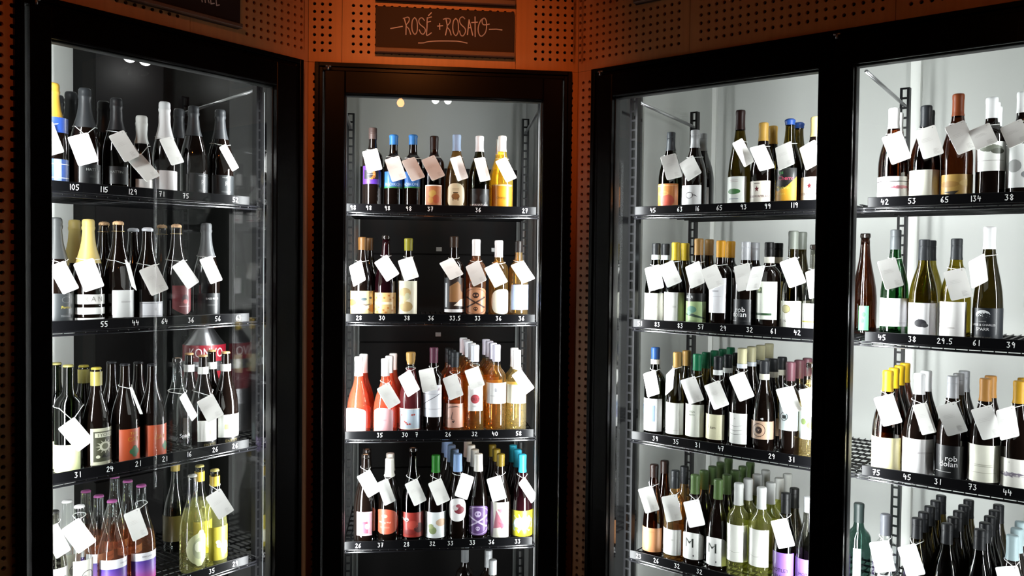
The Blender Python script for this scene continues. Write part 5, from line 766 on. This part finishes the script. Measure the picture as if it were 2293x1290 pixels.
def cap_mesh(kind, col, pr, zc, h):
    key = (kind, col, round(zc, 3), round(h, 3), pr[5][0])
    if key in CAPS: return CAPS[key]
    m = pbr('cap_' + col, toned(col), .42, .15 if kind == 'screw' else 0, 0, .25); mb = MB(); mats = [m]; L = h - zc
    if kind in ('caps', 'screw', 'corkcap'):
        r = max(.0149, rad_at(pr, zc) + .0007); tr = .0150
        if kind == 'corkcap': tr, r = .0165, .0135
        q = [(r, zc), (r * .98 + .0002, zc + .004), (tr, zc + L * .4), (tr, h - .0015 - .016)]
        if kind == 'screw': q += [(tr, h - .020), (tr - .0007, h - .0195), (tr - .0007, h - .0185), (tr + .0003, h - .018)]
        else: q += [(tr + .0006, h - .014), (tr + .0006, h - .006)]
        q += [(tr + .0003, h - .003), (tr - .0012, h - .0005), (tr - .003, h), (0, h)]
        if kind != 'corkcap':
            q = [(max(a, rad_at(pr, b) + .0006) if b < h - .014 else a, b) for a, b in q]; q[2:2] = [(max(.0150, rad_at(pr, zc + L * f_) + .0006), zc + L * f_) for f_ in (.12, .22, .31)]
            q.sort(key=lambda p: p[1] if p[0] > 0 else 9)
        mb.lathe(q, 20)
    elif kind == 'foil':
        r0 = rad_at(pr, zc) + .0009; q = [(r0, zc)]
        for i in range(1, 7):
            z = zc + (h - .034 - zc) * i / 6; q.append((max(.0152, rad_at(pr, z)) + .0009, z))
        q += [(.0178, h - .029), (.0182, h - .024), (.0168, h - .021), (.0172, h - .012), (.0165, h - .005), (.0135, h - .001), (0, h + .0005)]
        mb.lathe(q, 20)
    elif kind == 'wax':
        q = [(rad_at(pr, zc) + .0012, zc), (.0152, zc + .003), (.0150, h - .012), (.0165, h - .009), (.0165, h - .004), (.012, h), (0, h + .001)]; mb.lathe(q, 18)
    elif kind == 'crown':
        q = []; seg = 21
        mb.lathe([(.0132, h - .007), (.0145, h - .0065), (.0140, h - .003), (.0125, h - .0008), (0, h)], 21)
    elif kind == 'cage':
        mats = [corkm, wirec]; mb.lathe([(.0125, h - .024), (.0125, h - .014), (.0155, h - .010), (.0155, h - .004), (.011, h), (0, h + .001)], 16)
        for k in range(4):
            a = k * math.pi / 2 + .4; mb.tube([(.0172 * math.cos(a), .0172 * math.sin(a), h - .030), (.0168 * math.cos(a), .0168 * math.sin(a), h - .008), (.006 * math.cos(a), .006 * math.sin(a), h + .002)], .0007, 4, mi=1)
        mb.tube([(.0172 * math.cos(k * math.pi / 8), .0172 * math.sin(k * math.pi / 8), h - .030) for k in range(16)], .0009, 4, True, mi=1)
    elif kind == 'none':   # bare glass lip with the cork inside
        mats = [pbr('lip_glass', (.008, .006, .005), .05, 0, 0, .7), corkm]
        mb.lathe([(.0136, h - .014), (.0152, h - .0135), (.0155, h - .008), (.0152, h - .004), (.0142, h), (.0100, h)], 18, 0); mb.lathe([(.0100, h - .001), (0, h - .001)], 12, 1)
    CAPS[key] = mb.mesh('cap', mats); return CAPS[key]
BODY = {}
def body_mesh(shape, R, h, glass, fill, zc, kind):
    top = h - (.0010 if kind in ('none',) else .0035); k = (shape, R, round(h, 4), glass, fill, kind)
    if k in BODY: return BODY[k]
    pr = profile(shape, R, h); q = [p for p in pr if p[1] < top - .004] + [(pr[-1][0] * .985, top - (.001 if kind != 'none' else .014))]
    clearneck = fill or (.245 if glass in ('gold', 'cleargold', 'yellow', 'rosebrown', 'orange', 'greengold') else None)
    if glass in ('clearred',) and not fill: clearneck = .22
    mats = [GL[glass]]; mi = 0
    if clearneck and clearneck < q[-1][1] - .01:
        mats.append(GL['clear']); cz = clearneck; q = sorted(q + [(rad_at(pr, cz), cz)], key=lambda p: (p[1] if p[0] > 0 and p[1] > .008 else -1 + 0 * p[1])) if False else q
        ins = next(i for i, p in enumerate(q) if i > 3 and p[1] > cz); q = q[:ins] + [(rad_at(pr, cz), cz)] + q[ins:]
        mi = lambda a, b: 1 if (a + b) / 2 > cz else 0
    mb = MB(); mb.lathe(q + [(0, q[-1][1] + .0005)], 24, mi)
    if len(mats) == 2: mb.lathe([(0, cz), (rad_at(pr, cz) * .93, cz)], 24, 0)      # surface of the wine
    BODY[k] = mb.mesh('bottle_body', mats); return BODY[k]
ORD = ['first', 'second', 'third', 'fourth', 'fifth', 'sixth', 'seventh', 'eighth', 'ninth']
SHN = ['top', 'second', 'third', 'fourth', 'bottom']
def place_words(w, s, g): return '%s shelf, %s' % (SHN[s], {'L': 'left cooler', 'M': 'middle cooler'}.get(w, 'first right door' if g == 0 else 'second right door'))
# order along each shelf for the labels
shelf_cols = {}
for i, b in enumerate(BOTTLES): shelf_cols.setdefault((b[0], b[1], b[-1]), []).append((b[3], i))
col_no = {}
for k, l in shelf_cols.items():
    for j, (u, i) in enumerate(sorted(l)): col_no[i] = j
def copy_tree(o, parent=None):
    c_ = o.copy(); C.objects.link(c_); c_.parent = parent
    for ch in list(KIDS.get(o.name, [])): copy_kid(ch, c_)
    return c_
KIDS = {}
def copy_kid(o, parent):
    c_ = o.copy(); C.objects.link(c_); c_.parent = parent
    for ch in o.children: 
        d = ch.copy(); C.objects.link(d); d.parent = c_
info = []
for i, (w, s, R, u, n, sz, h, shape, glass, cap, cc, zc, band, labels, rows, du, sp, desc, fill, ldesc, g) in enumerate(BOTTLES):
    desc = desc.replace(',', ', ').replace(',  ', ', '); ldesc = ldesc and ldesc.replace(',', ', ').replace(',  ', ', ')
    pr = profile(shape, R, h); where = place_words(w, s, g)
    r = root('wine_bottle', WP(w, u, n, sz - .0040), ANG[w] + random.uniform(-.03, .03) * 0)
    ld = (', ' + ldesc) if ldesc else ''
    tag(r, desc + ld, 'bottle')
    kids = [link('bottle_body', body_mesh(shape, R, h, glass, fill, zc, cap), r), link('cork' if cap == 'cage' else 'cap', cap_mesh(cap, cc, pr, max(zc, h - .12 if cap != 'foil' else 0), h), r)]
    if cap == 'none': kids[-1].name = 'lip'
    if band: rb = max(rad_at(pr, band[0]), rad_at(pr, band[1]), .0152) + .0004; kids.append(paper('neck_label', (band[0], band[1], -2.6, 2.6, 'rect', band[2], []), rb, r))
    for l in labels:
        la = l
        kids.append(paper('label' if l[4] != 'none' else 'label', la, R, r)) if l[4] != 'none' else paper('label', la, R, r)
    info.append((r, desc, ldesc, where, pr, h))
    gname = 'row of %s' % desc if rows > 1 else None
    if gname: gname = 'bottles behind one another: %s, %s' % (desc, where); r['group'] = gname
    base = [k_ for k_ in r.children]
    for q in range(1, rows):
        c_ = r.copy(); C.objects.link(c_); c_.location = WP(w, u + du * q, n + sp * q, sz - .0040)
        c_['label'] = '%s, %s from front, %s column, %s' % (desc, ORD[q], ORD[col_no[i]], where)
        for ch in base:
            d = ch.copy(); C.objects.link(d); d.parent = c_
            for e in ch.children: f_ = e.copy(); C.objects.link(f_); f_.parent = d
# made-up drum on the left cooler's third shelf, standing in for a glass reflection
dr = tag(root('reflection_drum', WP('L', -.136, .395, -.6035), ANG['L']), 'stand-in drum for a red lettered glass reflection, behind bottles, third shelf, left cooler', 'drum')
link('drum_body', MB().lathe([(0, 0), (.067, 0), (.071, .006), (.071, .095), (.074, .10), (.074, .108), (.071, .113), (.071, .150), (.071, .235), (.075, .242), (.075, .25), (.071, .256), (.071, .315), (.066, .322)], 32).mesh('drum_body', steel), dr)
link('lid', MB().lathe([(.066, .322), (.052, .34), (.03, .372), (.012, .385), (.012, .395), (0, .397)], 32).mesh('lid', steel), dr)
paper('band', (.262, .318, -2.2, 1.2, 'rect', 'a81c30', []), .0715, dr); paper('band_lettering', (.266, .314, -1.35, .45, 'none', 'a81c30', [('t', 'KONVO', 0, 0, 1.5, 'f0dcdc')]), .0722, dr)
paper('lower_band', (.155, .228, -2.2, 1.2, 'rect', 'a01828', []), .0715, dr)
# labels: shorten, make unique
def words(t): return len(t.replace(',', ' ').split())
seen = {}
for i, (r, desc, ldesc, where, pr, h) in enumerate(info):
    full = desc + ((', ' + ldesc) if ldesc else ''); cand = full + ', ' + where
    if words(cand) > 16: cand = full + ', ' + where.split(',')[1].strip()
    if words(cand) > 16: cand = full
    if cand in seen: cand = '%s, %s from left, %s' % (desc, ORD[col_no[i]], where)
    seen[cand] = 1; r['label'] = cand
for o in C.objects:
    if o.name.startswith('wine_bottle') and words(o.get('label', '')) > 16:
        o['label'] = o['label'].replace(' wine bottle', ' bottle').replace(' from front', ' back').replace('sparkling bottle', 'sparkler')
# ------------------------------------------------------------------ hanging price cards
def card_mesh():
    mb = MB(); W_, H_, rc, t = .027, .0425, .0048, .0005; out = []
    for cx, cy, a0 in ((W_ - rc, H_ - rc, 0), (-W_ + rc, H_ - rc, 90), (-W_ + rc, -H_ + rc, 180), (W_ - rc, -H_ + rc, 270)):
        out += [(cx + rc * math.cos(math.radians(a0 + k * 30)), cy + rc * math.sin(math.radians(a0 + k * 30))) for k in range(4)]
    n = len(out); hx, hy, hr = .0185, .0370, .0017; hole = [(hx + hr * math.cos(math.radians(k * 360 / n)), hy + hr * math.sin(math.radians(k * 360 / n))) for k in range(n)]
    for z, fl in ((t, False), (-t, True)):
        v = [(x, y, z) for x, y in out] + [(x, y, z) for x, y in hole]; f = [(k, (k + 1) % n, n + (k + 1) % n, n + k) for k in range(n)]
        mb.add(v, [tuple(reversed(q)) for q in f] if fl else f)
    v = [(x, y, t) for x, y in out] + [(x, y, -t) for x, y in out]; mb.add(v, [(k, n + k, n + (k + 1) % n, (k + 1) % n) for k in range(n)])
    return mb.mesh('card', cardm)
CARD = card_mesh()
mbp = MB()
for k in range(5): mbp.box((.004, -.036 + k * .0032, .00055), (.019 - (k * 37 % 5) * .0016, -.0348 + k * .0032, .0007))
for k in range(3): mbp.box((-.018, .004 + k * .004, .00055), (.010 - k * .003, .0046 + k * .004, .0007))
CPRINT = mbp.mesh('faint_print', cardprint)
for idx, c3, Wv, Lv in TAGS:
    r, desc, ldesc, where, pr, h = info[idx]; X = Vector(Wv); Y = -Vector(Lv); Z = X.cross(Y)
    M4 = Matrix((X, Y, Z)).transposed().to_4x4(); org = Vector(c3) + Vector((0, 0, CAMZ)); M4.translation = org
    t = bpy.data.objects.new('price_card', CARD); C.objects.link(t); t.matrix_world = M4
    tag(t, 'white card hanging from %s, %s' % (desc, where), 'tag', 'hanging price cards')
    link('faint_print', CPRINT, t)
    # cord: round the neck and down to the hole
    hole = M4 @ Vector((.0185, .0370, 0)); base = Vector(r.location); zz = min(max(hole.z - base.z + .006, h * .62), h * .9)
    rn_ = rad_at(pr, zz) + .0022
    if zz > h * .80: rn_ = max(rn_, .0170)
    dirv = Vector((hole.x - base.x, hole.y - base.y)); a_ = math.atan2(dirv.y, dirv.x); pts = []
    for k in range(-7, 8):
        th = a_ + math.pi + k * .32; pts.append(Vector((base.x + rn_ * math.cos(th), base.y + rn_ * math.sin(th), base.z + zz + .003 * math.cos(k * .32) + (.0015 * (k % 2)) * 0)))
    pts = [hole] + pts + [hole]; inv = M4.inverted(); mb = MB(); mb.tube([inv @ p for p in pts], .0009, 5)
    link('cord', mb.mesh('cord', cordm), t)
# second look at card labels: say which when look and place repeat
seen = {}
for i, (idx, *_r) in enumerate(TAGS): pass
cards = [o for o in C.objects if o.name.startswith('price_card')]
for o, (idx, *_r) in zip(cards, TAGS):
    lab = o['label']
    if words(lab) > 16: lab = 'white card on %s, %s' % (info[idx][1], info[idx][3])
    if lab in seen: lab = 'white card on %s bottle, %s' % (ORD[col_no[idx]] + '-from-left', info[idx][3])
    seen[lab] = 1; o['label'] = lab
# ------------------------------------------------------------------ shop around the camera
def plain(name, a, b, m, kind='structure'): return tag(link(name, MB().box(a, b).mesh(name, m)), None, None, None, kind)
plain('floor', (-3.2, -3.0, -.05), (3.4, 4.6, -.004), floorm); plain('ceiling', (-3.2, -3.0, ZTOP), (3.4, 4.6, ZTOP + .05), ceilm)
plain('wall_rear', (-3.2, -3.05, 0), (3.4, -3.0, ZTOP), shopw); plain('wall_west', (-3.2, -3.0, 0), (-3.15, 3.0, ZTOP), shopw); plain('wall_east', (3.35, -3.0, 0), (3.4, 3.0, ZTOP), shopw)
pend = tag(root('pendant_lamp', (-.134, .412, ZTOP), 0), 'bare warm filament bulb hanging over the shop floor', 'lamp')
link('bulb', MB().lathe([(0, -.232), (.012, -.229), (.021, -.219), (.024, -.207), (.021, -.195), (.012, -.185), (.008, -.178), (0, -.178)], 14).mesh('bulb', bulbm), pend)
link('cord', MB().tube([(0, 0, -.178), (0, 0, 0)], .003, 6).mesh('cord', fblack), pend)
for k, (loc, wt, aim, cone) in enumerate(SPOT):
    s = tag(root('ceiling_spotlight', (loc[0], loc[1], ZTOP), 0), ['warm ceiling spotlight aimed at the ROSÉ + ROSATO board', 'warm ceiling spotlight aimed at the left door', 'warm ceiling spotlight aimed at the right doors'][k], 'lamp')
    link('housing', MB().lathe([(.022, -.085), (.026, -.08), (.026, -.01), (.035, -.008), (.035, 0)], 16).mesh('housing', fblack), s)
    ld = bpy.data.lights.new('warm_spot', 'SPOT'); ld.energy = wt; ld.color = (1.0, .27, .06); ld.spot_size = math.radians(cone); ld.spot_blend = 1.0; ld.shadow_soft_size = .02
    lo = bpy.data.objects.new('warm_spot', ld); C.objects.link(lo); lo.parent = s
    d = Vector(aim) - Vector((loc[0], loc[1], ZTOP - .09)); lo.matrix_basis = Matrix.Translation((0, 0, -.09)) @ d.to_track_quat('-Z', 'Y').to_matrix().to_4x4()
